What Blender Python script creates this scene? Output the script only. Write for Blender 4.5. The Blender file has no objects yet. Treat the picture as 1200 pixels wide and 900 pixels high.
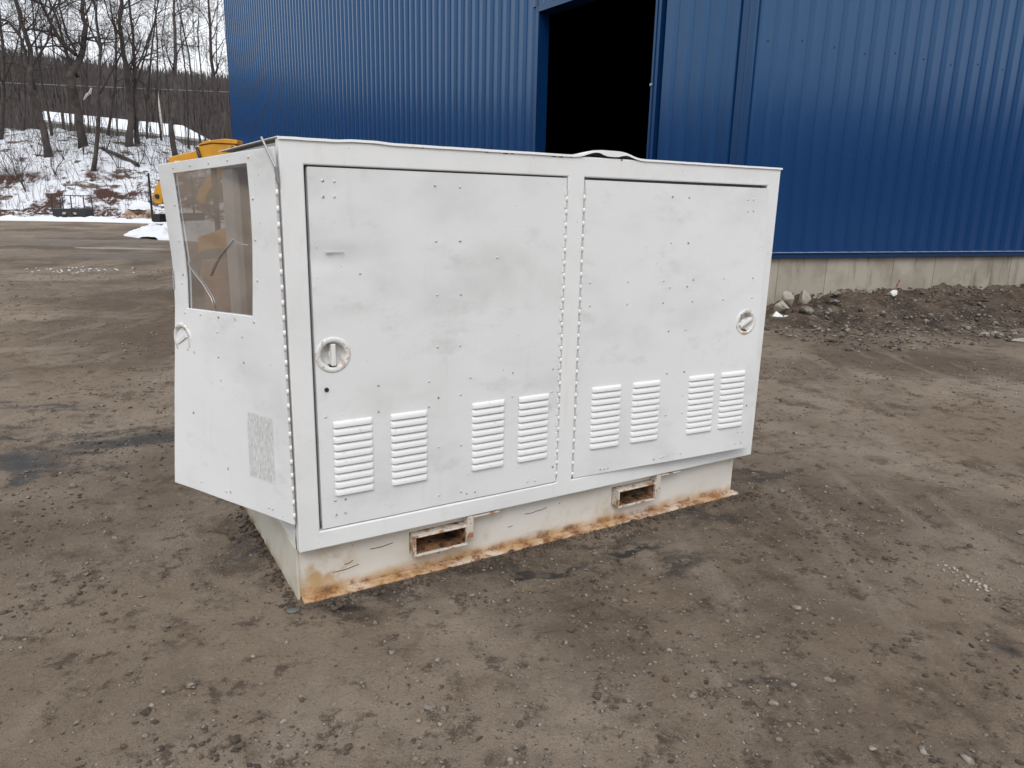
import bpy, bmesh, math, random
import numpy as np
from math import sin, cos, radians, pi, sqrt
from mathutils import Matrix, Vector
random.seed(7); rng = np.random.default_rng(7)
S = bpy.context.scene
COL = S.collection

# ------------------------------------------------------------------ camera
CAM_H = 1.55; PITCH = .2423; ROLL = .0224; FPX = 858.75
X0 = np.array([1., 0, 0]); FW = np.array([0, cos(PITCH), -sin(PITCH)]); U0 = np.array([0, sin(PITCH), cos(PITCH)])
RX = cos(ROLL)*X0 + sin(ROLL)*U0; UP = -sin(ROLL)*X0 + cos(ROLL)*U0
cd = bpy.data.cameras.new('camera'); cam = bpy.data.objects.new('camera', cd); COL.objects.link(cam)
cd.sensor_width = 36; cd.lens = FPX/1200*36; cd.clip_start = .05; cd.clip_end = 3000
cam.matrix_world = Matrix(((RX[0], UP[0], -FW[0], 0), (RX[1], UP[1], -FW[1], 0), (RX[2], UP[2], -FW[2], CAM_H), (0, 0, 0, 1)))
S.camera = cam
# ------------------------------------------------------------------ sky, sun, exposure
SUN_EL = radians(48); SUN_AZ = radians(182)      # direction to the sun, from +Y clockwise: behind and left of the camera
w = bpy.data.worlds.new('World'); S.world = w; w.use_nodes = True
nt = w.node_tree; nt.nodes.clear()
wo = nt.nodes.new('ShaderNodeOutputWorld'); bg = nt.nodes.new('ShaderNodeBackground')
sky = nt.nodes.new('ShaderNodeTexSky'); sky.sky_type = 'NISHITA'; sky.sun_disc = False
sky.sun_elevation = SUN_EL; sky.sun_rotation = SUN_AZ; sky.dust_density = 4; sky.ozone_density = 1
hs = nt.nodes.new('ShaderNodeHueSaturation'); hs.inputs['Saturation'].default_value = .22
mixc = nt.nodes.new('ShaderNodeMix'); mixc.data_type = 'RGBA'; mixc.inputs[0].default_value = .8
tc = nt.nodes.new('ShaderNodeTexCoord'); mp = nt.nodes.new('ShaderNodeMapping'); mp.inputs['Scale'].default_value = (1, 1, 2.6)
nz = nt.nodes.new('ShaderNodeTexNoise'); nz.inputs['Scale'].default_value = 2.2; nz.inputs['Detail'].default_value = 6; nz.inputs['Roughness'].default_value = .55
rp = nt.nodes.new('ShaderNodeValToRGB')
rp.color_ramp.elements[0].position = .3; rp.color_ramp.elements[0].color = (5.6, 5.9, 6.4, 1)
rp.color_ramp.elements[1].position = .7; rp.color_ramp.elements[1].color = (8.2, 8.4, 8.7, 1)
nt.links.new(tc.outputs['Generated'], mp.inputs['Vector']); nt.links.new(mp.outputs[0], nz.inputs['Vector']); nt.links.new(nz.outputs['Fac'], rp.inputs[0])
nt.links.new(sky.outputs[0], hs.inputs['Color']); nt.links.new(hs.outputs[0], mixc.inputs[6]); nt.links.new(rp.outputs[0], mixc.inputs[7])
nt.links.new(mixc.outputs[2], bg.inputs['Color']); bg.inputs['Strength'].default_value = .14
nt.links.new(bg.outputs[0], wo.inputs[0])
sl = bpy.data.lights.new('sun', 'SUN'); sl.energy = .9; sl.angle = radians(28); sl.color = (1, .96, .91)
so = bpy.data.objects.new('sun', sl); COL.objects.link(so)
dirs = Vector((sin(SUN_AZ)*cos(SUN_EL), cos(SUN_AZ)*cos(SUN_EL), sin(SUN_EL)))
so.rotation_euler = dirs.to_track_quat('Z', 'Y').to_euler(); so.location = (-8, -8, 20)
S.view_settings.view_transform = 'Standard'; S.view_settings.look = 'None'; S.view_settings.gamma = 1
S.view_settings.use_curve_mapping = False; S.view_settings.exposure = .42

# ------------------------------------------------------------------ helpers
def at(u, v, Y):                       # point seen at photo pixel (u, v) with world depth Y
    d = FW*FPX + RX*(u-600) - UP*(v-450); k = Y/d[1]
    return np.array([d[0]*k, Y, CAM_H + d[2]*k])
def gnd(u, v, z=0.):
    d = FW*FPX + RX*(u-600) - UP*(v-450); k = (z-CAM_H)/d[2]
    return np.array([d[0]*k, d[1]*k, z])
def _hash(ix, iy, s):
    n = (ix.astype(np.int64)*374761393 + iy.astype(np.int64)*668265263 + s*974711) & 0x7fffffff
    n = ((n ^ (n >> 13))*1274126177) & 0x7fffffff
    n = ((n ^ (n >> 16))*1911520717) & 0x7fffffff
    return (n & 0xffff)/65535.
def vn(x, y, s=0):                     # value noise -1..1
    x = np.asarray(x, float); y = np.asarray(y, float)
    ix = np.floor(x); iy = np.floor(y); fx = x-ix; fy = y-iy
    fx = fx*fx*(3-2*fx); fy = fy*fy*(3-2*fy)
    a = _hash(ix, iy, s); b = _hash(ix+1, iy, s); c = _hash(ix, iy+1, s); d = _hash(ix+1, iy+1, s)
    return ((a*(1-fx)+b*fx)*(1-fy) + (c*(1-fx)+d*fx)*fy)*2-1
def fbm(x, y, s=0, o=4):
    r = 0; am = 1.
    for i in range(o): r = r + am*vn(x*2**i+i*17.3, y*2**i-i*9.1, s+i); am *= .5
    return r
def mesh_np(name, V, F):               # quads (n,4) or tris (n,3)
    V = np.asarray(V, np.float32); F = np.asarray(F, np.int32); k = F.shape[1]
    m = bpy.data.meshes.new(name); m.vertices.add(len(V)); m.vertices.foreach_set('co', V.ravel())
    m.loops.add(F.size); m.loops.foreach_set('vertex_index', F.ravel())
    m.polygons.add(len(F)); m.polygons.foreach_set('loop_start', np.arange(0, F.size, k, dtype=np.int32))
    m.polygons.foreach_set('loop_total', np.full(len(F), k, np.int32)); m.update(calc_edges=True); m.validate()
    return m
def smooth(m, on=True):
    m.polygons.foreach_set('use_smooth', np.full(len(m.polygons), on)); m.update(); return m
class MB:
    def __init__(s): s.v = []; s.f = []; s.mi = []
    def add(s, vs, fs, mi=0):
        o = len(s.v); s.v += [tuple(map(float, p)) for p in vs]
        for f in fs: s.f.append(tuple(i+o for i in f)); s.mi.append(mi)
        return s
    def box(s, x0, x1, y0, y1, z0, z1, mi=0, M=None):
        p = [(x, y, z) for z in (z0, z1) for y in (y0, y1) for x in (x0, x1)]
        if M is not None: p = [M @ Vector(q) for q in p]
        return s.add(p, [(0, 2, 3, 1), (4, 5, 7, 6), (0, 1, 5, 4), (2, 6, 7, 3), (0, 4, 6, 2), (1, 3, 7, 5)], mi)
    def tube(s, pts, rad, n=8, mi=0, cap=True):
        pts = [np.array(p, float) for p in pts]
        if not hasattr(rad, '__len__'): rad = [rad]*len(pts)
        o = len(s.v); ref = None
        for i, p in enumerate(pts):
            t = pts[min(i+1, len(pts)-1)] - pts[max(i-1, 0)]; t = t/(np.linalg.norm(t)+1e-9)
            if ref is None: ref = np.array([1., 0, 0]) if abs(t[0]) < .8 else np.array([0, 1., 0])
            a = np.cross(t, ref); a /= np.linalg.norm(a)+1e-9; b = np.cross(t, a); ref = -np.cross(t, a) if False else ref
            for k in range(n):
                an = 2*pi*k/n; s.v.append(tuple(p + rad[i]*(a*cos(an)+b*sin(an))))
        for i in range(len(pts)-1):
            for k in range(n):
                s.f.append((o+i*n+k, o+i*n+(k+1) % n, o+(i+1)*n+(k+1) % n, o+(i+1)*n+k)); s.mi.append(mi)
        if cap:
            s.f.append(tuple(o+k for k in range(n))[::-1]); s.mi.append(mi)
            e = o+(len(pts)-1)*n; s.f.append(tuple(e+k for k in range(n))); s.mi.append(mi)
        return s
    def lathe(s, prof, n=24, M=None, mi=0):   # prof: list of (r, h), axis local z
        o = len(s.v)
        for r, h in prof:
            for k in range(n):
                p = Vector((r*cos(2*pi*k/n), r*sin(2*pi*k/n), h)); s.v.append(tuple(M @ p if M is not None else p))
        for i in range(len(prof)-1):
            for k in range(n):
                s.f.append((o+i*n+k, o+i*n+(k+1) % n, o+(i+1)*n+(k+1) % n, o+(i+1)*n+k)); s.mi.append(mi)
        return s
    def prism(s, poly, a0, a1, axis='y', mi=0, M=None):
        n = len(poly)
        def P(p, a): return (p[0], a, p[1]) if axis == 'y' else ((a, p[0], p[1]) if axis == 'x' else (p[0], p[1], a))
        vs = [P(p, a0) for p in poly] + [P(p, a1) for p in poly]
        if M is not None: vs = [M @ Vector(q) for q in vs]
        return s.add(vs, [tuple(range(n)), tuple(range(2*n-1, n-1, -1))] + [(i, n+i, n+(i+1) % n, (i+1) % n) for i in range(n)], mi)
    def mesh(s, name, fix=True):
        m = bpy.data.meshes.new(name); m.from_pydata(s.v, [], s.f); m.polygons.foreach_set('material_index', s.mi)
        if fix:
            b = bmesh.new(); b.from_mesh(m); bmesh.ops.recalc_face_normals(b, faces=b.faces); b.to_mesh(m); b.free()
        m.update(); return m
def link(name, me, mats=None, parent=None, loc=None, rz=None, bevel=0, sm=False, **props):
    if isinstance(me, MB): me = me.mesh(name)
    if mats is not None and len(me.materials) == 0:
        for m in (mats if isinstance(mats, (list, tuple)) else [mats]): me.materials.append(m)
    if sm: smooth(me)
    o = bpy.data.objects.new(name, me); COL.objects.link(o)
    if parent is not None: o.parent = parent
    if loc is not None: o.location = loc
    if rz is not None: o.rotation_euler[2] = rz
    if bevel:
        b = o.modifiers.new('bevel', 'BEVEL'); b.width = bevel; b.segments = 2; b.limit_method = 'ANGLE'; b.angle_limit = radians(40)
    for k, v in props.items(): o[k] = v
    return o
def thing(name, label, cat, loc=(0, 0, 0), rz=0, group=None):
    o = bpy.data.objects.new(name, None); COL.objects.link(o); o.location = loc; o.rotation_euler[2] = rz; o.empty_display_size = .2
    o['label'] = label; o['category'] = cat
    if group: o['group'] = group
    return o

# ------------------------------------------------------------------ materials
def mat(name, col, rough=.5, metal=0., spec=.5, bumps=(), layers=(), coat=0., obj_rand=0.):
    m = bpy.data.materials.new(name); m.use_nodes = True; t = m.node_tree; nd = t.nodes; L = t.links
    P = nd['Principled BSDF']; P.inputs['Metallic'].default_value = metal; P.inputs['Specular IOR Level'].default_value = spec
    P.inputs['Coat Weight'].default_value = coat; P.inputs['Coat Roughness'].default_value = .15
    geo = nd.new('ShaderNodeNewGeometry'); pos = geo.outputs['Position']
    def noise(scale, detail=4, rg=.55, stretch=(1, 1, 1), vor=False, off=(0, 0, 0), rot=0):
        mp = nd.new('ShaderNodeMapping'); mp.inputs['Scale'].default_value = stretch; mp.inputs['Location'].default_value = off; mp.inputs['Rotation'].default_value = (0, 0, rot)
        L.new(pos, mp.inputs['Vector'])
        if vor:
            n = nd.new('ShaderNodeTexVoronoi'); n.inputs['Scale'].default_value = scale; L.new(mp.outputs[0], n.inputs['Vector']); return n.outputs['Distance']
        n = nd.new('ShaderNodeTexNoise'); n.inputs['Scale'].default_value = scale; n.inputs['Detail'].default_value = detail; n.inputs['Roughness'].default_value = rg
        L.new(mp.outputs[0], n.inputs['Vector']); return n.outputs['Fac']
    def ramp(v, a, b, o0=0., o1=1.):
        r = nd.new('ShaderNodeMapRange'); r.interpolation_type = 'SMOOTHSTEP'; r.inputs[1].default_value = a; r.inputs[2].default_value = b
        r.inputs[3].default_value = o0; r.inputs[4].default_value = o1; L.new(v, r.inputs[0]); return r.outputs[0]
    def mul(a, b, op='MULTIPLY'):
        n = nd.new('ShaderNodeMath'); n.operation = op
        for i, q in enumerate((a, b)):
            if isinstance(q, (int, float)): n.inputs[i].default_value = q
            else: L.new(q, n.inputs[i])
        return n.outputs[0]
    c = None; rv = None
    base = nd.new('ShaderNodeRGB'); base.outputs[0].default_value = (*col, 1); c = base.outputs[0]
    rgh = nd.new('ShaderNodeValue'); rgh.outputs[0].default_value = rough; rv = rgh.outputs[0]
    if obj_rand:
        oi = nd.new('ShaderNodeObjectInfo'); h = nd.new('ShaderNodeHueSaturation'); L.new(c, h.inputs['Color'])
        L.new(ramp(oi.outputs['Random'], 0, 1, 1-obj_rand, 1+obj_rand), h.inputs['Value']); c = h.outputs[0]
    for ly in layers:
        k = ramp(noise(ly.get('s', 3), ly.get('d', 5), ly.get('rg', .6), ly.get('st', (1, 1, 1)), ly.get('vor', False), ly.get('off', (0, 0, 0)), ly.get('rot', 0)), ly.get('lo', .45), ly.get('hi', .65))
        if 'z' in ly:                         # keep where z falls from z[0] (none) to z[1] (full)
            sp = nd.new('ShaderNodeSeparateXYZ'); L.new(pos, sp.inputs[0]); zz = sp.outputs[2]
            if 'zn' in ly: zz = mul(zz, mul(mul(noise(ly['zn'][0], 4), .5, 'SUBTRACT'), ly['zn'][1]), 'ADD')
            k = mul(k, ramp(zz, *ly['z']))
        if 'boxes' in ly:                      # only inside soft boxes (centre, half sizes, rot z)
            tot = None
            for (ce, hf, ro, soft, wa) in ly['boxes']:
                mp = nd.new('ShaderNodeMapping'); mp.vector_type = 'TEXTURE'; mp.inputs['Location'].default_value = ce
                mp.inputs['Rotation'].default_value = (0, 0, ro); mp.inputs['Scale'].default_value = hf
                if wa:
                    nn = nd.new('ShaderNodeTexNoise'); nn.inputs['Scale'].default_value = wa[0]; nn.inputs['Detail'].default_value = 5; L.new(pos, nn.inputs['Vector'])
                    vm = nd.new('ShaderNodeVectorMath'); vm.operation = 'MULTIPLY_ADD'; vm.inputs[1].default_value = (wa[1],)*3
                    L.new(nn.outputs['Color'], vm.inputs[0]); 
                    vs = nd.new('ShaderNodeVectorMath'); vs.operation = 'SUBTRACT'; vs.inputs[1].default_value = (wa[1]*.5,)*3; L.new(pos, vs.inputs[0])
                    L.new(vs.outputs[0], vm.inputs[2]); L.new(vm.outputs[0], mp.inputs['Vector'])
                else: L.new(pos, mp.inputs['Vector'])
                if ly.get('round'):
                    ln = nd.new('ShaderNodeVectorMath'); ln.operation = 'LENGTH'; L.new(mp.outputs[0], ln.inputs[0]); mx = ln.outputs['Value']
                else:
                    ab = nd.new('ShaderNodeVectorMath'); ab.operation = 'ABSOLUTE'; L.new(mp.outputs[0], ab.inputs[0])
                    sp = nd.new('ShaderNodeSeparateXYZ'); L.new(ab.outputs[0], sp.inputs[0])
                    mx = mul(mul(sp.outputs[0], sp.outputs[1], 'MAXIMUM'), sp.outputs[2], 'MAXIMUM')
                q = ramp(mx, 1., 1.-soft); tot = q if tot is None else mul(tot, q, 'MAXIMUM')
            k = mul(k, tot)
        if 'a' in ly: k = mul(k, ly['a'])
        mx = nd.new('ShaderNodeMix'); mx.data_type = 'RGBA'; L.new(k, mx.inputs[0]); L.new(c, mx.inputs[6]); mx.inputs[7].default_value = (*ly['c'], 1); c = mx.outputs[2]
        if 'r' in ly:
            mr = nd.new('ShaderNodeMix'); L.new(k, mr.inputs[0]); L.new(rv, mr.inputs[2]); mr.inputs[3].default_value = ly['r']; rv = mr.outputs[0]
    L.new(c, P.inputs['Base Color']); L.new(rv, P.inputs['Roughness'])
    prev = None
    for (sc, stn, dist, *rest) in bumps:
        b = nd.new('ShaderNodeBump'); b.inputs['Strength'].default_value = stn; b.inputs['Distance'].default_value = dist
        st = rest[0] if rest else (1, 1, 1); L.new(noise(sc, 5, .6, st), b.inputs['Height'])
        if prev is not None: L.new(prev, b.inputs['Normal'])
        prev = b.outputs[0]
    if prev is not None: L.new(prev, P.inputs['Normal'])
    return m

YAW = .5417; GX, GY = -.8004, 2.5707
def gloc(s, t, z=0): return np.array([GX + s*cos(YAW) - t*sin(YAW), GY + s*sin(YAW) + t*cos(YAW), z])
OPEN_A = [(.345, 116.6), (.78, 113.8), (1.14, 111.2), (1.26, 110.7), (1.34, 110.8), (1.48, 111.5), (1.72, 112.8)]
OW = .75
def openA(z): return radians(float(np.interp(z, [q[0] for q in OPEN_A], [q[1] for q in OPEN_A])))
def open_pt(u, z, off=0.):             # on the swung end door; off = outwards (towards the viewer)
    A = openA(z); n = (-sin(A), cos(A))
    return (-.015+u*cos(A)+off*n[0], u*sin(A)+off*n[1], z-.05*(z-.345)/1.37*u/OW)
sc_c = gloc(*open_pt(.172, .62)); sc_r = YAW + openA(.62)

GREY = (.50, .50, .47)
paint = mat('white_paint', (.76, .765, .765), .42, spec=.45, bumps=[(9, .10, .01), (160, .06, .002)], layers=[
    dict(s=2.1, d=6, lo=.45, hi=.75, c=(.64, .65, .645), a=.6, st=(1, 1, 1.3)),
    dict(s=5.5, d=7, rg=.7, lo=.56, hi=.72, c=(.52, .53, .51), a=.28, st=(1, 1, .7)),
    dict(s=14, d=5, lo=.58, hi=.8, c=(.58, .56, .50), a=.35, st=(1, 1, .12)),
    dict(s=60, d=3, lo=.70, hi=.74, c=(.30, .25, .20), a=.7)])
paint_door = mat('white_door_paint', (.73, .74, .745), .45, spec=.42, bumps=[(6, .12, .012), (170, .06, .002)], layers=[
    dict(s=1.7, d=6, lo=.42, hi=.72, c=(.59, .60, .60), a=.75, st=(1, 1, 1.6)),
    dict(s=4.2, d=8, rg=.72, lo=.53, hi=.72, c=(.46, .475, .45), a=.42, st=(.8, .8, 1.5)),
    dict(s=1.6, d=5, lo=.40, hi=.62, c=(.50, .51, .475), a=.5, boxes=[(tuple(gloc(.25, 0, .80)), (.55, .3, .16), YAW, .9, None), (tuple(gloc(.95, 0, 1.28)), (.28, .3, .18), YAW, .9, None)]),
    dict(s=22, d=4, lo=.6, hi=.85, c=(.56, .52, .43), a=.35, st=(1, 1, .1)),
    dict(s=75, d=2, lo=.73, hi=.77, c=(.33, .28, .22), a=.7),
    dict(s=230, d=4, rg=.75, lo=.36, hi=.62, c=(.30, .30, .29), a=.6, st=(1, 1, .16), boxes=[(tuple(sc_c), (.082, .06, .137), sc_r, .10, (25, .012))])])
paint_louver = mat('white_louver_paint', (.75, .755, .755), .4, spec=.45, layers=[dict(s=40, d=4, lo=.6, hi=.75, c=(.5, .46, .38), a=.5)])
primer = mat('weathered_grey_paint', (.36, .36, .35), .6, layers=[dict(s=5, lo=.4, hi=.7, c=(.25, .25, .235), a=.7), dict(s=30, st=(1, 1, .1), lo=.5, hi=.8, c=(.5, .5, .48), a=.5)])
RUST = (.26, .105, .03)
basep = mat('rusted_cream_paint', (.67, .645, .60), .5, spec=.4, bumps=[(40, .2, .004)], layers=[
    dict(s=2.2, lo=.40, hi=.66, c=(.57, .52, .44), a=.7),
    dict(s=6, d=7, lo=.50, hi=.68, c=(.48, .37, .22), a=.6),
    dict(s=3, d=7, rg=.65, lo=.30, hi=.55, c=(.44, .26, .11), z=(.065, .018), zn=(4, .07), a=.85),
    dict(s=10, d=8, rg=.75, lo=.44, hi=.58, c=(.27, .115, .038), z=(.045, .012), zn=(7, .06), r=.8, a=.85),
    dict(s=20, d=8, rg=.75, lo=.52, hi=.60, c=(.12, .055, .025), z=(.040, .012), zn=(7, .05), r=.9, a=.7),
    dict(s=11, d=6, lo=.45, hi=.6, c=(.46, .28, .11), a=.8, boxes=[(tuple(gloc(.10, .05, .09)), (.16, .2, .12), YAW, .9, (6, .12))]),
    dict(s=3, d=7, lo=.5, hi=.62, c=(.10, .065, .04), a=.8, boxes=[(tuple(gloc(1.16, .02, .03)), (.13, .2, .03), YAW, .8, (9, .05)), (tuple(gloc(.86, .02, .03)), (.10, .2, .02), YAW, .8, (9, .05))]),
    dict(s=48, d=4, lo=.71, hi=.74, c=(.08, .05, .035))])
rusty = mat('rust', (.15, .06, .022), .9, bumps=[(60, .6, .004)], layers=[dict(s=12, lo=.4, hi=.65, c=(.30, .17, .08)), dict(s=25, lo=.5, hi=.6, c=(.035, .02, .013)), dict(s=8, lo=.6, hi=.7, c=(.45, .36, .26), a=.7)])
pocketp = mat('pocket_paint', (.60, .54, .47), .55, bumps=[(50, .3, .003)], layers=[dict(s=16, d=7, lo=.5, hi=.62, c=(.33, .17, .08)), dict(s=40, d=5, lo=.6, hi=.66, c=(.09, .04, .02))])
dark = mat('dark_interior', (.03, .03, .03), .7, layers=[dict(s=4, lo=.4, hi=.7, c=(.05, .048, .045))])
rivm = mat('rivet_metal', (.58, .58, .57), .5, layers=[dict(s=70, lo=.5, hi=.6, c=(.2, .17, .14))])
steel = mat('dull_steel', (.42, .42, .42), .4, metal=.8)
black = mat('black_paint', (.02, .02, .022), .5)
yellow = mat('machine_yellow', (.62, .30, .018), .42, layers=[dict(s=5, lo=.45, hi=.7, c=(.42, .20, .02), a=.6), dict(s=25, lo=.62, hi=.7, c=(.12, .08, .05), a=.7)])
rubber = mat('tyre_rubber', (.025, .024, .023), .85, layers=[dict(s=6, lo=.45, hi=.65, c=(.09, .075, .06), a=.7)])
drumm = mat('orange_rust', (.38, .13, .045), .85, bumps=[(50, .4, .004)], layers=[dict(s=6, lo=.4, hi=.65, c=(.20, .08, .04)), dict(s=14, lo=.55, hi=.68, c=(.34, .30, .27), a=.6)])
blue = mat('blue_siding', (.0035, .036, .132), .18, spec=.8, layers=[dict(s=.6, lo=.4, hi=.7, c=(.004, .037, .138), a=.6), dict(s=6, st=(1, 1, .06), lo=.5, hi=.8, c=(.009, .049, .155), a=.3)], bumps=[(1.5, .06, .02)])
blue_trim = mat('blue_trim', (.003, .028, .105), .25, spec=.7)
flash = mat('flashing_sky_highlight', (.22, .30, .42), .35, spec=.6)  # sky highlight on the ledge put into its pale colour
concrete = mat('concrete', (.36, .325, .27), .9, spec=.25, obj_rand=.10, bumps=[(30, .3, .006)], layers=[
    dict(s=2.2, d=7, lo=.4, hi=.65, c=(.27, .24, .195), a=.8), dict(s=5, d=5, st=(1, 1, .2), lo=.52, hi=.72, c=(.15, .13, .105), a=.7), dict(s=9, d=6, lo=.55, hi=.7, c=(.36, .34, .30), a=.6)])
for _m in (blue, blue_trim): _m.node_tree.nodes['Principled BSDF'].inputs['Specular Tint'].default_value = (.50, .80, 1., 1)
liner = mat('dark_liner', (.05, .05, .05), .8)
bark = mat('grey_bark', (.085, .073, .067), .95, spec=.2, bumps=[(9, .5, .03, (1, 1, .3))], layers=[dict(s=2, lo=.4, hi=.65, c=(.048, .041, .037)), dict(s=7, lo=.6, hi=.75, c=(.15, .14, .13), a=.6)])
twig = mat('twig_bark', (.062, .052, .049), .95, spec=.15)
paleb = mat('pale_wood', (.55, .50, .45), .8, layers=[dict(s=6, lo=.5, hi=.65, c=(.3, .26, .22))])
snow = mat('snow', (.66, .68, .72), .7, spec=.3, bumps=[(4, .4, .05), (30, .2, .01)], layers=[dict(s=3, d=6, lo=.6, hi=.75, c=(.42, .40, .37), a=.5), dict(s=18, d=4, lo=.68, hi=.74, c=(.10, .08, .06), a=.7)])
slush = mat('grey_slush', (.24, .22, .20), .45, layers=[dict(s=3, d=6, lo=.45, hi=.6, c=(.16, .145, .13), a=.8)])
bankm = mat('snowy_bank', (.64, .66, .70), .8, spec=.25, bumps=[(1.2, .5, .15), (7, .5, .04)], layers=[
    dict(s=.9, d=8, rg=.7, lo=.54, hi=.60, c=(.10, .075, .06), st=(.6, 1, 2)),
    dict(s=.33, d=9, rg=.72, lo=.46, hi=.53, c=(.058, .026, .019), z=(3.2, 2.4), zn=(.4, 2.)),
    dict(s=2.6, d=6, rg=.7, lo=.57, hi=.63, c=(.05, .036, .03), a=.9),
    dict(s=5, d=6, lo=.5, hi=.62, c=(.66, .68, .72), z=(.9, .25), a=.9)])
hillm = mat('far_woodland', (.066, .057, .055), 1., spec=.05, layers=[dict(s=.03, d=9, rg=.75, lo=.42, hi=.62, c=(.085, .073, .070)), dict(s=.25, d=5, st=(1, 1, .3), lo=.5, hi=.7, c=(.055, .043, .04), a=.7)])
hilltree = mat('far_tree_bark', (.088, .078, .075), 1., spec=.05, layers=[dict(s=.02, d=6, lo=.42, hi=.6, c=(.070, .061, .058))])
MUD = (.195, .148, .108)
wet_and_shade = [(0, 540, .50, .30, .3), (25, 528, .30, .20, .3), (165, 514, .62, .20, .35), (110, 545, .25, .12, .3), (8, 500, .3, .1, .2), (70, 478, .5, .05, .2), (1, 478, .3, .07, .1), (790, 655, .3, .12, .5), (905, 795, .16, .07, .5), (1170, 750, .14, .08, .3), (320, 640, .3, .12, .3), (440, 700, .45, .13, .25), (560, 668, .5, .10, .25), (700, 636, .5, .10, .25), (830, 603, .35, .10, .25), (300, 640, .22, .25, .9), (895, 560, .25, .15, .3), (130, 505, .9, .1, .25), (30, 543, .35, .22, .3), (60, 548, .2, .1, .2)]  # damp mud patches, plus contact shadow painted dark around the skid base
wet_shade_boxes = []
for (u, v, rx, ry, ro) in wet_and_shade:
    p = gnd(u, v); wet_shade_boxes.append(((p[0], p[1], 0), (rx, ry, 1.), ro, .75, (5., .45)))
wet_shade_strong = []
for (u, v, rx, ry, ro) in [(10, 536, .34, .16, .35), (42, 541, .2, .14, .2), (30, 556, .08, .16, .3), (150, 515, .50, .13, .38), (185, 508, .3, .1, .38), (100, 528, .2, .07, .2), (5, 512, .2, .05, .2), (60, 475, .35, .04, .2), (0, 470, .2, .06, .1), (640, 672, .3, .04, .54), (740, 645, .25, .04, .54), (400, 708, .16, .035, .4)]:  # darkest wet mud, plus painted contact shadow along the skid front
    p = gnd(u, v); wet_shade_strong.append(((p[0], p[1], 0), (rx, ry, 1.), ro, .7, (6., .3)))
farw = []
for (u, v, rx, ry) in [(120, 285, 5, 2.2), (60, 275, 9, 1.6), (150, 300, 3., 1.6), (30, 300, 3, .6)]:
    p = gnd(u, v); farw.append(((p[0], p[1], 0), (rx, ry, 1.), .1, .6, (.5, 2.)))
earth = mat('packed_dirt', MUD, .95, spec=.25, bumps=[(18, .5, .03), (60, .9, .016), (170, 1., .009)], layers=[
    dict(s=.7, d=9, rg=.62, lo=.36, hi=.66, c=(.270, .218, .168)),
    dict(s=.30, d=8, rg=.6, lo=.44, hi=.60, c=(.098, .071, .050), a=.85),
    dict(s=2.2, d=9, rg=.72, lo=.50, hi=.66, c=(.098, .069, .046), a=.85),
    dict(s=3.2, d=7, rot=.5, st=(1, .22, 1), lo=.52, hi=.70, c=(.29, .24, .19), a=.5),
    dict(s=7, d=9, rg=.8, lo=.53, hi=.62, c=(.062, .044, .031), a=.8),
    dict(s=26, d=7, rg=.75, lo=.57, hi=.68, c=(.28, .24, .19), a=.6),
    dict(s=60, d=5, rg=.7, lo=.60, hi=.68, c=(.050, .039, .031), a=.8),
    dict(s=120, d=3, lo=.66, hi=.72, c=(.34, .31, .27), a=.8),
    dict(s=9, d=9, rg=.82, lo=.40, hi=.54, c=(.050, .040, .034), r=.5, a=.9, boxes=wet_shade_boxes, round=True),
    dict(s=6, d=9, rg=.8, lo=.38, hi=.48, c=(.026, .024, .023), r=.28, a=.95, boxes=wet_shade_strong, round=True),
    dict(s=.8, d=6, lo=.35, hi=.5, c=(.115, .094, .078), r=.55, a=.7, boxes=farw, round=True)])
heapm = mat('dark_soil', (.098, .073, .054), .95, spec=.2, bumps=[(14, .8, .04), (60, .6, .012)], layers=[
    dict(s=1.6, d=8, rg=.7, lo=.42, hi=.6, c=(.048, .035, .027)), dict(s=7, d=7, rg=.7, lo=.52, hi=.64, c=(.16, .125, .095), a=.7), dict(s=30, d=4, lo=.62, hi=.68, c=(.26, .24, .21), a=.7)])
stonem = mat('grey_stone', (.20, .185, .165), .9, obj_rand=.2, bumps=[(40, .4, .01)], layers=[dict(s=9, lo=.4, hi=.65, c=(.13, .115, .10))])
heapst = mat('heap_stone', (.13, .10, .078), .95, layers=[dict(s=9, d=1, lo=.48, hi=.56, c=(.22, .195, .165)), dict(s=8, d=1, off=(3, 2, 0), lo=.5, hi=.6, c=(.06, .048, .04))])
clodm = mat('soil_crumb', (.080, .057, .040), .95, layers=[dict(s=20, d=1, lo=.5, hi=.6, c=(.045, .035, .028))])
palestone = mat('pale_stone', (.36, .32, .27), .9, bumps=[(30, .4, .01)], layers=[dict(s=8, lo=.45, hi=.65, c=(.25, .22, .19))])
greenstone = mat('dark_green_stone', (.075, .08, .07), .5, bumps=[(30, .3, .01)])
chalk = mat('white_chunk', (.72, .73, .73), .7, layers=[dict(s=14, lo=.5, hi=.65, c=(.45, .43, .40))])
pebm = mat('pebbles', (.17, .138, .105), .9, layers=[dict(s=45, d=1, lo=.52, hi=.62, c=(.24, .215, .185)), dict(s=38, d=1, off=(5, 3, 1), lo=.55, hi=.62, c=(.055, .046, .04))])
shedw = mat('olive_shed_wall', (.20, .195, .165), .9, layers=[dict(s=.6, lo=.4, hi=.65, c=(.14, .13, .11))])
tanm = mat('tan_rubble', (.40, .29, .22), .9, layers=[dict(s=2.2, d=4, lo=.56, hi=.64, c=(.64, .65, .68)), dict(s=6, lo=.55, hi=.65, c=(.2, .14, .11))])
trailerm = mat('dark_trailer_paint', (.022, .027, .035), .6)
cablem = mat('cable_grey', (.22, .22, .23), .6)
pexi = bpy.data.materials.new('smoky_plexiglas'); pexi.use_nodes = True
_t = pexi.node_tree; _t.nodes.clear()
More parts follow.
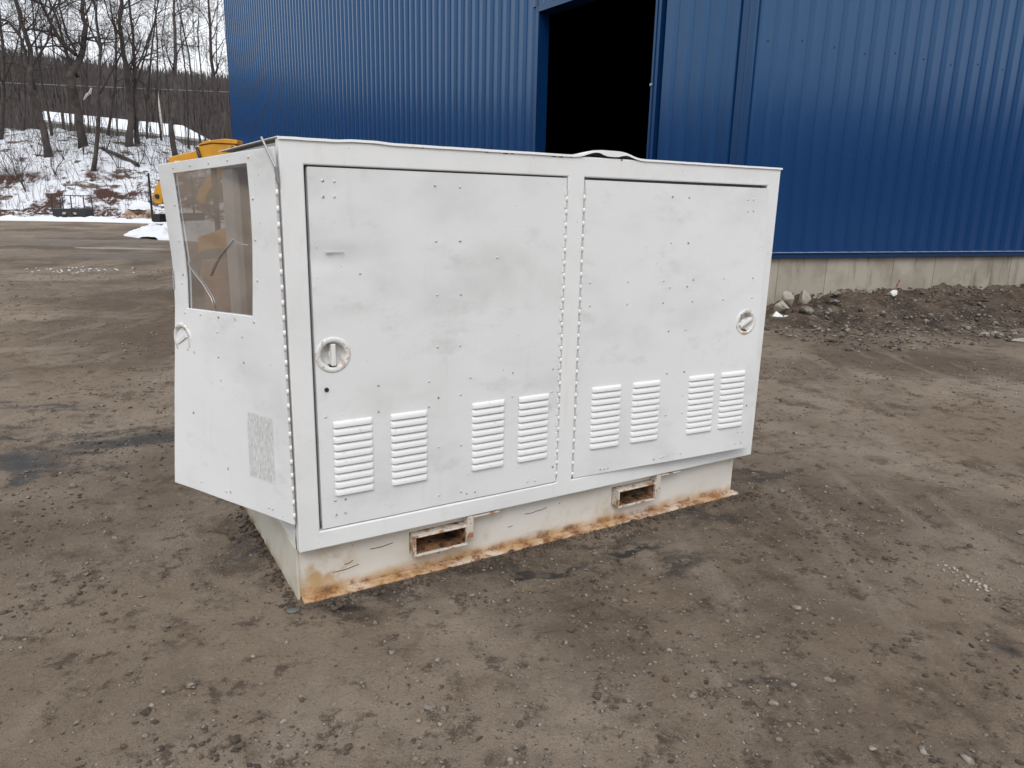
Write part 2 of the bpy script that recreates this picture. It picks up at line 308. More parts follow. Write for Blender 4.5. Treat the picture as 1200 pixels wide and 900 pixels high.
_o = _t.nodes.new('ShaderNodeOutputMaterial'); _tr = _t.nodes.new('ShaderNodeBsdfTransparent'); _tr.inputs[0].default_value = (.58, .57, .56, 1)
_g = _t.nodes.new('ShaderNodeBsdfGlossy'); _g.inputs['Roughness'].default_value = .08; _g.inputs[0].default_value = (.9, .9, .9, 1)
_d = _t.nodes.new('ShaderNodeBsdfDiffuse'); _d.inputs[0].default_value = (.20, .20, .20, 1)
_lw = _t.nodes.new('ShaderNodeLayerWeight'); _lw.inputs[0].default_value = .35; _f = _t.nodes.new('ShaderNodeMapRange'); _f.inputs[3].default_value = .09; _f.inputs[4].default_value = .7; _t.links.new(_lw.outputs['Fresnel'], _f.inputs[0])
_n = _t.nodes.new('ShaderNodeTexNoise'); _n.inputs['Scale'].default_value = 5; _n.inputs['Detail'].default_value = 8; _n.inputs['Roughness'].default_value = .7; _n.inputs['Distortion'].default_value = 1.2
_r = _t.nodes.new('ShaderNodeMapRange'); _r.inputs[1].default_value = .35; _r.inputs[2].default_value = .75; _r.inputs[3].default_value = .02; _r.inputs[4].default_value = .32
_m1 = _t.nodes.new('ShaderNodeMixShader'); _m2 = _t.nodes.new('ShaderNodeMixShader')
_ge = _t.nodes.new('ShaderNodeNewGeometry'); _t.links.new(_ge.outputs['Position'], _n.inputs['Vector']); _t.links.new(_n.outputs['Fac'], _r.inputs[0])
_t.links.new(_r.outputs[0], _m1.inputs[0]); _t.links.new(_tr.outputs[0], _m1.inputs[1]); _t.links.new(_d.outputs[0], _m1.inputs[2])
_t.links.new(_f.outputs[0], _m2.inputs[0]); _t.links.new(_m1.outputs[0], _m2.inputs[1]); _t.links.new(_g.outputs[0], _m2.inputs[2]); _t.links.new(_m2.outputs[0], _o.inputs[0])

# ================================================================== SETTING
# building walls meet at corner K
K = np.array([3.03, 10.62]); A2 = radians(22.8); A1 = radians(34.0)
d2 = np.array([cos(A2), sin(A2)]); d1 = np.array([-sin(A1), cos(A1)])      # along the right wall / along the left wall
n2 = np.array([sin(A2), -cos(A2)]); n1 = np.array([-cos(A1), -sin(A1)])    # outward normals
L1, L2, WALL_T, SB = 27.4, 18.3, 10.2, .925
DOOR0, DOOR1, DOOR_T = 1.70, 4.84, 5.03

def ground_h(x, y):
    near = np.clip((14-np.hypot(x, y-4))/6, 0, 1)
    h = .022*fbm(x/2.6, y/2.6, 3, 3) + .010*fbm(x/.55+3, y/.55, 11, 3)*(.4+.6*near)
    rough = np.clip(.45+.9*fbm(x/.9, y/.9, 31, 3), .08, 1.)
    h = h + near*rough*(.008*vn(x/.17, y/.17, 21) + .008*vn(x/.075, y/.075, 22) + .0085*np.clip(vn(x/.045, y/.045, 23), -.4, 1))
    # tyre ruts crossing the yard in the right foreground
    q = (x*cos(-.5)+y*sin(-.5)) + .12*vn(x/1.5, y/1.5, 41)
    ln = (-x*sin(-.5)+y*cos(-.5))
    for c0 in (1.05, 1.55):
        r = np.exp(-((q-c0-1.)/.16)**2); h = h + near*r*(-.012+.007*np.sin(ln*2*pi/.11+vn(x/.2, y/.2, 5)))
    # flat where the unit stands
    s = (x-GX)*cos(YAW)+(y-GY)*sin(YAW); t = -(x-GX)*sin(YAW)+(y-GY)*cos(YAW)
    dd = np.maximum(np.maximum(-s, s-2.45), np.maximum(-t-.02, t-1.1))
    k = np.clip(dd/.14, 0, 1); k = k*k*(3-2*k)
    h = h*k + .004*(1-k)
    k2 = np.clip((np.hypot(x-K[0], y-K[1])-.2)/2., .2, 1)
    return h*k2
def axis(lo, a, b, hi, step, g):
    m = list(np.arange(a, b, step)); d = step; x = m[0]; l = []
    while x > lo: d *= g; x -= d; l.append(x)
    d = step; x = m[-1]; r = []
    while x < hi: d *= g; x += d; r.append(x)
    return np.array(l[::-1]+m+r)
xs = axis(-620, -4.2, 5.6, 620, .024, 1.045); ys = axis(-620, 1.3, 8.4, 620, .024, 1.045)
XX, YY = np.meshgrid(xs, ys); ZZ = ground_h(XX, YY)
nx, ny = len(xs), len(ys); idx = np.arange(nx*ny).reshape(ny, nx)
F = np.stack([idx[:-1, :-1], idx[:-1, 1:], idx[1:, 1:], idx[1:, :-1]], -1).reshape(-1, 4)
gm = smooth(mesh_np('ground', np.stack([XX, YY, ZZ], -1).reshape(-1, 3), F))
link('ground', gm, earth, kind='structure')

def hill_h(x, y):                       # snowy bank beyond the yard
    d = y - 46.3 - .8*vn(x/7., 3., 9)
    zc = np.interp(x, [-60, -33, -29, -24, -18, 0], [6.4, 6.1, 5.8, 4.2, 3.4, 3.2])
    a = np.clip(d/5.0, 0, 1); a = a*a*(3-2*a)
    b = np.clip((d-4)/12., 0, 1)
    z = zc*(.42*a + .58*b*(2-b)) + np.clip(d-16, 0, 200)*.02
    z = z + np.clip(d, 0, 2)/2*(.30*fbm(x/2.2, y/2.2, 51, 4) + .06*vn(x/.4, y/.4, 55))
    return np.where(d < 0, -.3 + .25*np.exp(d*2), z-.04)
hx = np.concatenate([np.arange(-110, -46, 2.), np.arange(-46, -10, .22), np.arange(-10, 70, 3.)]); hy = np.concatenate([np.arange(44.5, 66, .22), np.arange(66, 150, 2.5)])
HX, HY = np.meshgrid(hx, hy); HZ = hill_h(HX, HY); nx, ny = len(hx), len(hy); idx = np.arange(nx*ny).reshape(ny, nx)
F = np.stack([idx[:-1, :-1], idx[:-1, 1:], idx[1:, 1:], idx[1:, :-1]], -1).reshape(-1, 4)
link('hillside', smooth(mesh_np('hillside', np.stack([HX, HY, HZ], -1).reshape(-1, 3), F)), bankm, kind='structure')
def hill_at(x, y): return float(hill_h(np.array([float(x)]), np.array([float(y)]))[0])

# wooded hills all round the valley
ang = np.linspace(0, 2*pi, 361); rad = np.array([135, 160, 190, 225, 265, 305, 345, 380, 410, 450, 520.])
prof = np.array([-1, .03, .12, .28, .50, .72, .89, .97, 1., .97, .8])
AA, RR = np.meshgrid(ang, rad)
top = 55 + 9*np.sin(AA*2+.6) + 5*np.sin(AA*5+1.)
ax_l = math.atan2(-.62, 1.)
TZ = prof[:, None]*top + 1.6*fbm(RR*np.cos(AA)/30, RR*np.sin(AA)/30, 61, 3)*(prof[:, None] > 0)
# skyline measured in the photograph on the left of the frame
azd = np.degrees(AA)
want = np.interp(azd, [-40, 0, 13, 30, 36, 60, 110], [55, 56, 57.0, 63, 67, 66, 58])
def ringz(az, r):
    sel = np.interp(np.degrees(az), [-1, 6, 70, 100], [0, 1, 1, 0])
    t = 55 + 9*np.sin(az*2+.6) + 5*np.sin(az*5+1.)
    wv = np.interp(np.degrees(az), [0, 13, 20, 30, 36, 60, 110], [45, 45, 46.5, 48.5, 49.5, 50, 50])
    return t*(1-sel) + wv*sel
top = ringz(AA, RR); TZ = prof[:, None]*top + 1.2*fbm(RR*np.sin(AA)/30, RR*np.cos(AA)/30, 61, 3)*(prof[:, None] > 0)
RXX = -RR*np.sin(AA); RYY = RR*np.cos(AA)            # az measured from +Y towards -X (left)
nx, ny = len(ang), len(rad); idx = np.arange(nx*ny).reshape(ny, nx)
F = np.stack([idx[:-1, :-1], idx[:-1, 1:], idx[1:, 1:], idx[1:, :-1]], -1).reshape(-1, 4)
link('hills', smooth(mesh_np('hills', np.stack([RXX, RYY, TZ], -1).reshape(-1, 3), F[:, ::-1])), hillm, kind='structure')
# bare trees massed on the far hill: thin upright slivers
n = 42000; az = np.radians(rng.uniform(6, 50, n)); rr = 150+265*rng.random(n)**.8
pz = np.interp(rr, rad, prof)*ringz(az, rr); hh = rng.uniform(5, 11, n); rw = rng.uniform(.10, .42, n)
bx, by = -rr*np.sin(az), rr*np.cos(az); V = np.zeros((n, 5, 3)); 
for k in range(3):
    a = 2*pi*k/3+rng.random(n)*6; V[:, k] = np.stack([bx+rw*np.cos(a), by+rw*np.sin(a), pz+hh*.55], -1)
V[:, 3] = np.stack([bx, by, pz-1], -1); V[:, 4] = np.stack([bx+rng.normal(0, .5, n), by, pz+hh], -1)
T = np.array([[0, 1, 3], [1, 2, 3], [2, 0, 3], [1, 0, 4], [2, 1, 4], [0, 2, 4]]); F = (np.arange(n)[:, None, None]*5+T).reshape(-1, 3)
link('far_woods', mesh_np('far_woods', V.reshape(-1, 3), F), hilltree, kind='stuff', label='brown leafless woods covering the far hillside', category='woods')

# ------------------------------------------------------------------ blue metal building
bld = thing('metal_building', 'large blue ribbed metal building with open doorway and concrete base', 'building', (K[0], K[1], 0))
def W1p(d, off, z): p = d1*d + n1*off; return Vector((p[0], p[1], z))
def W2p(d, off, z): p = d2*d + n2*off; return Vector((p[0], p[1], z))
PER = .295
def sheet(nrib, z0, z1):                # ribbed sheet, local x along, local -y outward
    m = MB(); pr = []
    for i in range(nrib):
        b = i*PER; pr += [(b, 0), (b+.095, 0), (b+.135, -.052), (b+.215, -.052), (b+.255, 0)]
    pr.append((nrib*PER, 0)); k = len(pr)
    m.add([(x, y, z0) for x, y in pr]+[(x, y, z1) for x, y in pr], [(i, i+1, k+i+1, k+i) for i in range(k-1)])
    return m.mesh('siding_sheet')
sh3 = sheet(3, SB, WALL_T); sh3.materials.append(blue)
def put_sheets(P, d_from, d_to, ang, mesh_cache, flip):
    d = d_from
    while d < d_to-.05:
        wdt = min(3*PER, d_to-d); nr = max(1, round(wdt/PER))
        me = mesh_cache.get(nr)
        start = d if not flip else d+nr*PER
        o = link('siding_sheet', me, None, bld, P(start, 0, 0), ang); d += nr*PER
cache = {3: sh3}
for nr in (1, 2):
    cache[nr] = sheet(nr, SB, WALL_T); cache[nr].materials.append(blue)
# left wall: local x must run so that -y is outward: direction -d1
ang1 = math.atan2(-d1[1], -d1[0]); ang2 = A2
nd1 = int((DOOR0-.12)/PER)
put_sheets(W1p, .06, .06+5*PER, ang1, cache, True)
put_sheets(W1p, DOOR1+.02, L1, ang1, cache, True)
put_sheets(W2p, .06, L2, ang2, cache, False)
# above the doorway
hd = {}
for nr in (1, 2, 3):
    hd[nr] = sheet(nr, DOOR_T, WALL_T); hd[nr].materials.append(blue)
put_sheets(W1p, .06+5*PER, DOOR1-.0, ang1, hd, True)
def M1(d, off=0, z=0): return Matrix.Translation(W1p(d, off, z)) @ Matrix.Rotation(ang1, 4, 'Z')
def M2(d, off=0, z=0): return Matrix.Translation(W2p(d, off, z)) @ Matrix.Rotation(ang2, 4, 'Z')
# trims (in wall frames: x along, -y out)
m = MB(); m.box(-.05, .078, -.066, -.055, SB-.02, WALL_T, M=M1(0)); m.box(-.058, .07, -.066, -.055, SB-.02, WALL_T, M=M2(0)); link('corner_trim', m, blue_trim, bld)
link('door_jamb', MB().box(-.09, -.004, -.046, .20, 0, DOOR_T+.12, M=M1(DOOR1-.09)), blue_trim, bld)
link('door_jamb', MB().box(.004, .10, -.046, .30, 0, DOOR_T+.12, M=M1(DOOR0)), blue_trim, bld)
link('jamb_edge', MB().box(-.012, .030, -.062, -.048, 0, DOOR_T, M=M1(DOOR0)), blue_trim, bld)
link('door_header', MB().box(-(DOOR1-DOOR0)+.004, -.004, -.046, .30, DOOR_T-.10, DOOR_T+.10, M=M1(DOOR0)), blue_trim, bld)
link('bolt', MB().lathe([(0, .02), (.02, .02), (.025, 0)], 8, M1(DOOR0, .062, 3.35) @ Matrix.Rotation(pi/2, 4, 'X')), steel, bld)
m = MB(); m.box(-.02, L2, -.070, .0, SB-.075, SB-.035, M=M2(0)); m.box(-.02, L2, -.046, .0, SB-.034, SB-.004, M=M2(0)); link('base_trim', m, blue_trim, bld)
m = MB(); m.box(-.02, L2, -.082, -.004, SB-.003, SB+.006, M=M2(0)); link('base_flashing', m, flash, bld)
m = MB(); m.box(-L1, -(DOOR1+.05), -.06, 0, SB-.06, SB-.004, M=M1(0)); m.box(-DOOR0+.06, -.08, -.06, 0, SB-.06, SB-.004, M=M1(0)); link('base_trim', m, blue_trim, bld)
# fasteners on the siding of the right wall
m = MB()
for row in (2.3, 3.75, 5.2, 6.7):
    for i in range(60):
        d = .06+i*PER+.30
        if d < L2-.2 and (i % 2 == 0 or row < 3): m.box(d-.008, d+.008, -.010, 0, row-.008+.03*((i*7) % 3), row+.008+.03*((i*7) % 3), M=M2(0))
link('fasteners', m, dark, bld, kind='stuff')
# concrete base: cast panels with joints
cw = .47
pm = MB().box(.002, cw-.002, -.0, .25, -.4, SB-.077).mesh('concrete_panel'); pm.materials.append(concrete)
for i in range(int(L2/cw)): link('concrete_panel', pm, None, bld, W2p(.02+i*cw, -.01+.012*random.random(), .0), ang2)
for i in range(int((L1-DOOR1-.1)/cw)): link('concrete_panel', pm, None, bld, W1p(DOOR1+.1+(i+1)*cw, 0, -.02), ang1)
for i in range(3): link('concrete_panel', pm, None, bld, W1p(.06+(i+1)*cw, 0, -.02), ang1)
link('footing', MB().box(0, L2, .03, .3, -.4, SB-.08, M=M2(0)).box(-L1, -DOOR1-.1, .03, .3, -.4, SB-.08, M=M1(0)), concrete, bld)
# rear shell, roof, floor and dark lining
c00 = np.zeros(2); c10 = d1*L1; c01 = d2*L2; c11 = c10+c01
def quad(p, q, z0, z1): return [(p[0], p[1], z0), (q[0], q[1], z0), (q[0], q[1], z1), (p[0], p[1], z1)]
link('rear_wall', MB().add(quad(c10, c11, 0, WALL_T), [(0, 1, 2, 3)]), blue, bld); link('rear_wall', MB().add(quad(c01, c11, 0, WALL_T), [(0, 1, 2, 3)]), blue, bld)
ov = .35
rc = [c00-d1*ov-d2*ov, c01-d1*ov+d2*ov, c11+d1*ov+d2*ov, c10+d1*ov-d2*ov]; mid0 = (rc[0]+rc[1])/2; mid1 = (rc[3]+rc[2])/2
rm = MB()
for dz in (0, .18):
    rm.add([(*rc[0], WALL_T+.02+dz), (*mid0, WALL_T+1.7+dz), (*mid1, WALL_T+1.7+dz), (*rc[3], WALL_T+.02+dz)], [(0, 1, 2, 3)])
    rm.add([(*rc[1], WALL_T+.02+dz), (*mid0, WALL_T+1.7+dz), (*mid1, WALL_T+1.7+dz), (*rc[2], WALL_T+.02+dz)], [(0, 1, 2, 3)])
link('roof', rm, blue_trim, bld)
for p, q in ((c00, c01), (c10, c11)):
    mm = (p+q)/2; link('gable', MB().add([(*p, WALL_T-.05), (*q, WALL_T-.05), (*mm, WALL_T+1.6)], [(0, 1, 2)]), blue, bld)
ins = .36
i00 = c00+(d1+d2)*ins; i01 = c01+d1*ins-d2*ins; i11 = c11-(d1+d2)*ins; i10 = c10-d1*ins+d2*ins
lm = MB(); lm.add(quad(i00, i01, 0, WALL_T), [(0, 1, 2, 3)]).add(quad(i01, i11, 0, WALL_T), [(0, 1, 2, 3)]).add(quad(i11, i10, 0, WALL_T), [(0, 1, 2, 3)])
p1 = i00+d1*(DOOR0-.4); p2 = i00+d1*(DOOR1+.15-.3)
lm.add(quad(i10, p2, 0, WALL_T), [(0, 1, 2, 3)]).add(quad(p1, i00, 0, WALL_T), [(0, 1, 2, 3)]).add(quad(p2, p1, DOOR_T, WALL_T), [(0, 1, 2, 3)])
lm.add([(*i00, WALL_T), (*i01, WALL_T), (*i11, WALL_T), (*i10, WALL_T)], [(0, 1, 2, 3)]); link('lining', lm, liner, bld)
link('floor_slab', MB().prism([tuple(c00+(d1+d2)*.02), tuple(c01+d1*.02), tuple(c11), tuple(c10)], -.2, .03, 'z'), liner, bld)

# ------------------------------------------------------------------ dirt heap along the foundation
hu = np.arange(-.9, 12, .03); hv = np.arange(-.05, 3.0, .03); HU, HV = np.meshgrid(hu, hv)
crest = np.interp(HU, [-.9, .3, .9, 2.0, 4, 6, 15], [.0, .08, .17, .31, .34, .34, .30])
wid = np.interp(HU, [-.9, .5, 2, 6, 15], [.5, 1.3, 1.9, 2.3, 2.5])
tt = np.clip(1-HV/wid, 0, 1)
HZ = crest*(tt**1.25) + (tt > 0)*np.minimum(1, tt*4)*(.055*fbm(HU/.45, HV/.45, 71, 4)+.034*vn(HU/.10, HV/.10, 74)+.022*np.abs(vn(HU/.05, HV/.05, 75))) - .03*(tt <= 0.02)
P = K[None, None] + HU[..., None]*d2 + HV[..., None]*n2
Zg = ground_h(P[..., 0], P[..., 1]); Z = np.where(tt > 0.02, Zg+HZ, Zg-.03)
nx, ny = len(hu), len(hv); idx = np.arange(nx*ny).reshape(ny, nx)
F = np.stack([idx[:-1, :-1], idx[:-1, 1:], idx[1:, 1:], idx[1:, :-1]], -1).reshape(-1, 4)
link('dirt_heap', smooth(mesh_np('dirt_heap', np.concatenate([P, Z[..., None]], -1).reshape(-1, 3), F)), heapm, kind='stuff', label='low heap of dark stony soil against the concrete base', category='dirt')
def heap_z(x, y):
    q = np.array([x, y])-K; u = q@d2; v = q@n2
    c = np.interp(u, [-.9, .3, .9, 2.0, 4, 6, 15], [.0, .08, .17, .31, .34, .34, .30]); wd = np.interp(u, [-.9, .5, 2, 6, 15], [.5, 1.3, 1.9, 2.3, 2.5])
    return float(c*max(0, 1-v/wd)**1.25) if v > -.2 else 0.

# ------------------------------------------------------------------ pebbles and stones
ico_v = []; ico_f = []
_b = bmesh.new(); bmesh.ops.create_icosphere(_b, subdivisions=1, radius=1); ico_v = np.array([v.co[:] for v in _b.verts]); ico_f = np.array([[v.index for v in f.verts] for f in _b.faces]); _b.free()
_b = bmesh.new(); bmesh.ops.create_icosphere(_b, subdivisions=3, radius=1); ico3_v = np.array([v.co[:] for v in _b.verts]); ico3_f = np.array([[v.index for v in f.verts] for f in _b.faces]); _b.free()
def scatter(name, pts, size, mtl, sink=.35, **props):
    n = len(pts); sc = size[:, None]*np.stack([rng.uniform(.7, 1.3, n), rng.uniform(.7, 1.3, n), rng.uniform(.4, .8, n)], -1)
    V = ico_v[None]*(1+rng.uniform(-.42, .42, (n, len(ico_v), 1)))*sc[:, None, :]
    a = rng.uniform(0, 2*pi, n); ca, sa = np.cos(a)[:, None], np.sin(a)[:, None]
    V = np.stack([V[..., 0]*ca-V[..., 1]*sa, V[..., 0]*sa+V[..., 1]*ca, V[..., 2]], -1)
    V[..., 2] += (sc[:, 2]*(1-2*sink))[:, None]; V += pts[:, None, :]
    F = (np.arange(n)[:, None, None]*len(ico_v)+ico_f).reshape(-1, 3)
    return link(name, mesh_np(name, V.reshape(-1, 3), F), mtl, kind='stuff', **props)
def field(n, x0, x1, y0, y1, clump, thr):
    x = rng.uniform(x0, x1, n*3); y = y0+(y1-y0)*rng.random(n*3)**1.3
    k = fbm(x/clump, y/clump, 81, 3)+rng.normal(0, .35, n*3) > thr; x, y = x[k][:n], y[k][:n]
    s = (x-GX)*cos(YAW)+(y-GY)*sin(YAW); t = -(x-GX)*sin(YAW)+(y-GY)*cos(YAW)
    ok = ~((s > -.02) & (s < 2.47) & (t > -.05) & (t < 1.12)); x, y = x[ok], y[ok]
    q = np.stack([x, y], -1)-K; inb = ((q@n2) < 0.1) & ((q@d2) > 0) ; x, y = x[~inb], y[~inb]
    return np.stack([x, y, ground_h(x, y)], -1)
p1_ = field(16000, -4, 5.5, 1.35, 7, .8, .05); p2_ = field(1500, -3.5, 5.5, 1.35, 7.5, .5, .35); p3_ = field(2500, -9, 11, 6.5, 16, 1.5, .1)
allp = np.concatenate([p1_, p2_, p3_]); sz = np.concatenate([rng.gamma(2.2, .0013, len(p1_))+.0015, rng.gamma(2., .0024, len(p2_))+.003, rng.gamma(2., .005, len(p3_))+.005])
c1_ = field(9000, -4, 5.5, 1.35, 7.5, .45, .42); scatter('dirt_clods', c1_, np.minimum(rng.gamma(1.8, .0022, len(c1_))+.002, .014), clodm, label='dark crumbs of soil clumped on the dirt yard', category='soil')
gs_ = rng.uniform(-.05, 2.5, 700); gt_ = -.005-np.abs(rng.normal(0, .035, 700)); gz_ = rng.uniform(-.02, 1.1, 250)  # dark crumbs added along the skid foot to stand in for contact shadow
gp_ = np.concatenate([np.array([gloc(a_, b_) for a_, b_ in zip(gs_, gt_)]), np.array([gloc(-.012-abs(rng.normal(0, .03)), b_) for b_ in gz_])]); gp_[:, 2] = ground_h(gp_[:, 0], gp_[:, 1])
scatter('contact_shade_grit', gp_, np.minimum(rng.gamma(1.6, .0028, len(gp_))+.002, .016), clodm, label='dark grit added along the foot of the skid base to deepen its shadow', category='grit')
scatter('gravel', allp, np.minimum(sz, .024), pebm, label='small loose pebbles scattered over the dirt yard', category='gravel')
u_ = rng.uniform(-.3, 11, 5200); v_ = rng.uniform(0, 2.7, 5200)**1.; pp = K+u_[:, None]*d2+v_[:, None]*n2
pz_ = np.array([heap_z(*q) for q in pp])+ground_h(pp[:, 0], pp[:, 1])+.01
scatter('heap_stones', np.column_stack([pp, pz_]), np.minimum(rng.gamma(1.3, .0075, 5200)+.005, .05), heapst, label='broken stones strewn through the dark soil heap', category='stones')
def stone(name, label, cat, p, dims, mtl, seed, rz=0, cuts=16, group=None):
    r = np.random.default_rng(seed); V = ico3_v.copy()
    for _ in range(cuts):               # chip flat facets off a ball
        nrm = r.normal(size=3); nrm /= np.linalg.norm(nrm); h = r.uniform(.32, .66); dd = V@nrm; V = V - np.maximum(dd-h, 0)[:, None]*nrm
    V *= np.array(dims)/2; V[:, 2] -= V[:, 2].min()+dims[2]*.12
    o = link(name, mesh_np(name, V, ico3_f), mtl, None, p, rz, label=label, category=cat)
    if group: o['group'] = group
    return o
def gs(u, v): p = gnd(u, v); return (p[0], p[1], float(ground_h(np.array([p[0]]), np.array([p[1]]))[0])+heap_z(p[0], p[1]))
stone('flat_stone', 'flat dark green stone at the near corner of the skid base', 'stone', gs(347, 716), (.085, .06, .022), greenstone, 3, .3)
for i, (u, v, s_, lb) in enumerate([(1197, 627, .10, 'dark stone at the right edge of the picture'), (886, 839, .05, 'round stone in the lower right of the dirt yard'), (610, 852, .045, 'pale stone at the bottom middle of the yard'), (500, 829, .055, 'dark flat stone in front of the skid base'), (1022, 883, .04, 'pale stone in the bottom right corner area'), (770, 620, .045, 'small stone just off the right end of the skid'), (1021, 659, .05, 'stone left of the pale shards on the dirt'), (198, 733, .035, 'pale stone on the dirt below the swung end door')]):
    stone('stone', lb, 'stone', gs(u, v), (s_, s_*.75, s_*.45), (stonem, pebm, clodm)[i % 3], 20+i, i*.9)
def wp(d, o): p = K+d2*d+n2*o; return (p[0], p[1], heap_z(p[0], p[1]))
for i, (da, oa, dm, lb) in enumerate([(.72, .42, (.34, .28, .30), 'leftmost broken concrete block piled at the foundation corner'), (.98, .24, (.34, .28, .36), 'upright broken concrete block against the foundation'), (1.28, .26, (.36, .3, .32), 'tan broken block right of the upright block'), (.98, .72, (.38, .28, .22), 'low grey block in front of the rubble blocks'), (1.62, .42, (.46, .24, .16), 'long flat stone lying on the soil heap'), (2.0, .22, (.24, .2, .15), 'small stone high on the soil heap')]):
    stone('rubble_block', lb, 'block', wp(da, oa), dm, (concrete if i < 3 else heapst), 40+i, i*.7, 11)
stone('white_chunk', 'white plaster chunk on the ground by the foundation rubble', 'chunk', gs(911, 377), (.24, .2, .15), chalk, 61, .3)
stone('white_chunk', 'small white chunk just right of the larger plaster chunk', 'chunk', gs(921, 377), (.14, .1, .07), chalk, 62, .9)
stone('pale_rock', 'smaller pale rock of the pair on the dirt at right', 'rock', gs(1154, 395), (.20, .15, .11), palestone, 63, .5)
stone('pale_rock', 'larger grey rock of the pair on the dirt at right', 'rock', gs(1166, 394), (.24, .18, .15), palestone, 64, 1.2)
stone('flat_slab', 'thin grey slab lying at the right edge below the heap', 'slab', gs(1197, 401), (.42, .3, .05), palestone, 65, .2, 12)
stone('white_rag', 'crumpled white scrap on the soil heap below the concrete', 'scrap', wp(3.05, .30), (.16, .13, .15), chalk, 66, .4, 14)
_p = wp(3.12, .24); link('rusty_rod', MB().tube([(0, 0, 0), (.04, 0, .12), (.10, .02, .20)], .012, 6), rusty, None, (_p[0], _p[1], _p[2]+.02), .4, label='short rusty rod sticking out of the soil heap', category='rod')
# pale shards on the dirt at right
sp_ = []
for i in range(34):
    t = i/33; p = gnd(1100+58*t+random.gauss(0, 4), 660+27*t+random.gauss(0, 3)); sp_.append(p)
sp_ = np.array(sp_); sp_[:, 2] = ground_h(sp_[:, 0], sp_[:, 1])+.002
scatter('pale_shards', sp_, rng.uniform(.003, .009, 34), palestone, label='scatter of small pale shards on the dirt at right', category='shards')
sp_ = np.array([gnd(50+u, 317+v) for u, v in zip(rng.normal(35, 28, 46), rng.normal(0, 2.2, 46))]); sp_[:, 2] = 0
scatter('snow_crumbs', sp_, rng.uniform(.010, .028, 46), snow, label='line of white snow crumbs across the yard at left', category='snow')

# ================================================================== WHITE EQUIPMENT ENCLOSURE
L, D, ZB, ZT = 2.49, 1.10, .225, 1.745
unit = thing('equipment_enclosure', 'white steel equipment enclosure on a rusty skid base, end door swung open', 'enclosure', (GX, GY, 0), YAW)
def plate(xs, zs, holes, y0, y1, m=None):   # slab in the xz plane with rectangular holes (cell indices)
    m = m or MB(); nX, nZ = len(xs), len(zs)
    solid = lambda i, j: 0 <= i < nX-1 and 0 <= j < nZ-1 and (i, j) not in holes
    for i in range(nX-1):
        for j in range(nZ-1):
            if not solid(i, j): continue
            a, b, c, d = xs[i], xs[i+1], zs[j], zs[j+1]
            m.add([(a, y0, c), (b, y0, c), (b, y0, d), (a, y0, d)], [(0, 1, 2, 3)]); m.add([(a, y1, c), (b, y1, c), (b, y1, d), (a, y1, d)], [(3, 2, 1, 0)])
            if not solid(i-1, j): m.add([(a, y0, c), (a, y0, d), (a, y1, d), (a, y1, c)], [(0, 1, 2, 3)])
            if not solid(i+1, j): m.add([(b, y0, c), (b, y1, c), (b, y1, d), (b, y0, d)], [(0, 1, 2, 3)])
            if not solid(i, j-1): m.add([(a, y0, c), (a, y1, c), (b, y1, c), (b, y0, c)], [(0, 1, 2, 3)])
            if not solid(i, j+1): m.add([(a, y0, d), (b, y0, d), (b, y1, d), (a, y1, d)], [(0, 1, 2, 3)])
    return m
def welded(m, name):
    me = m.mesh(name); b = bmesh.new(); b.from_mesh(me); bmesh.ops.remove_doubles(b, verts=b.verts, dist=1e-5); bmesh.ops.recalc_face_normals(b, faces=b.faces); b.to_mesh(me); b.free(); return me
FX = [0, .082, 1.187, 1.272, 2.405, L]; FZ = [ZB, .298, 1.662, ZT]
link('front_frame', welded(plate(FX, FZ, {(1, 1), (3, 1)}, 0, .045), 'front_frame'), paint, unit, bevel=.005)
link('door_stop', welded(plate([.05, .115, 1.15, 1.31, 2.37, 2.44], [.262, .335, 1.625, 1.70], {(1, 1), (3, 1)}, .047, .056), 'door_stop'), primer, unit)
# end wall (open side) : rails, far fixed panel
link('end_top_rail', MB().box(.004, .05, .047, D-.002, 1.668, ZT-.012), primer, unit, bevel=.003)
link('end_sill', MB().box(.001, .045, .047, D-.002, ZB+.001, .342), paint, unit, bevel=.004)
link('end_corner_panel', MB().box(.003, .03, .845, D-.003, .344, 1.666).box(.031, .10, 1.02, D-.003, .344, 1.666), paint, unit)
link('end_wall', MB().box(L-.03, L-.001, .047, D-.002, ZB+.001, ZT-.012), paint, unit, bevel=.004)
link('rear_frame', welded(plate([.031, .085, .42, 1.19, 1.27, 2.40, L-.032], [ZB+.002, .30, 1.66, ZT-.013], {(1, 1)}, D-.04, D-.004), 'rear_frame'), paint, unit)
link('floor_plate', MB().box(.05, L-.035, .058, D-.045, ZB+.001, ZB+.012), dark, unit)
# machinery inside
eb = MB(); eb.box(.75, 1.35, .25, .85, .24, .95).box(.80, 1.3, .32, .78, .95, 1.15)
eb.lathe([(0, -.55), (.16, -.52), (.22, -.45), (.22, .45), (.16, .52), (0, .55)], 20, Matrix.Translation((1.85, .55, .62)) @ Matrix.Rotation(pi/2, 4, 'Y'))
link('machinery', eb, dark, unit)
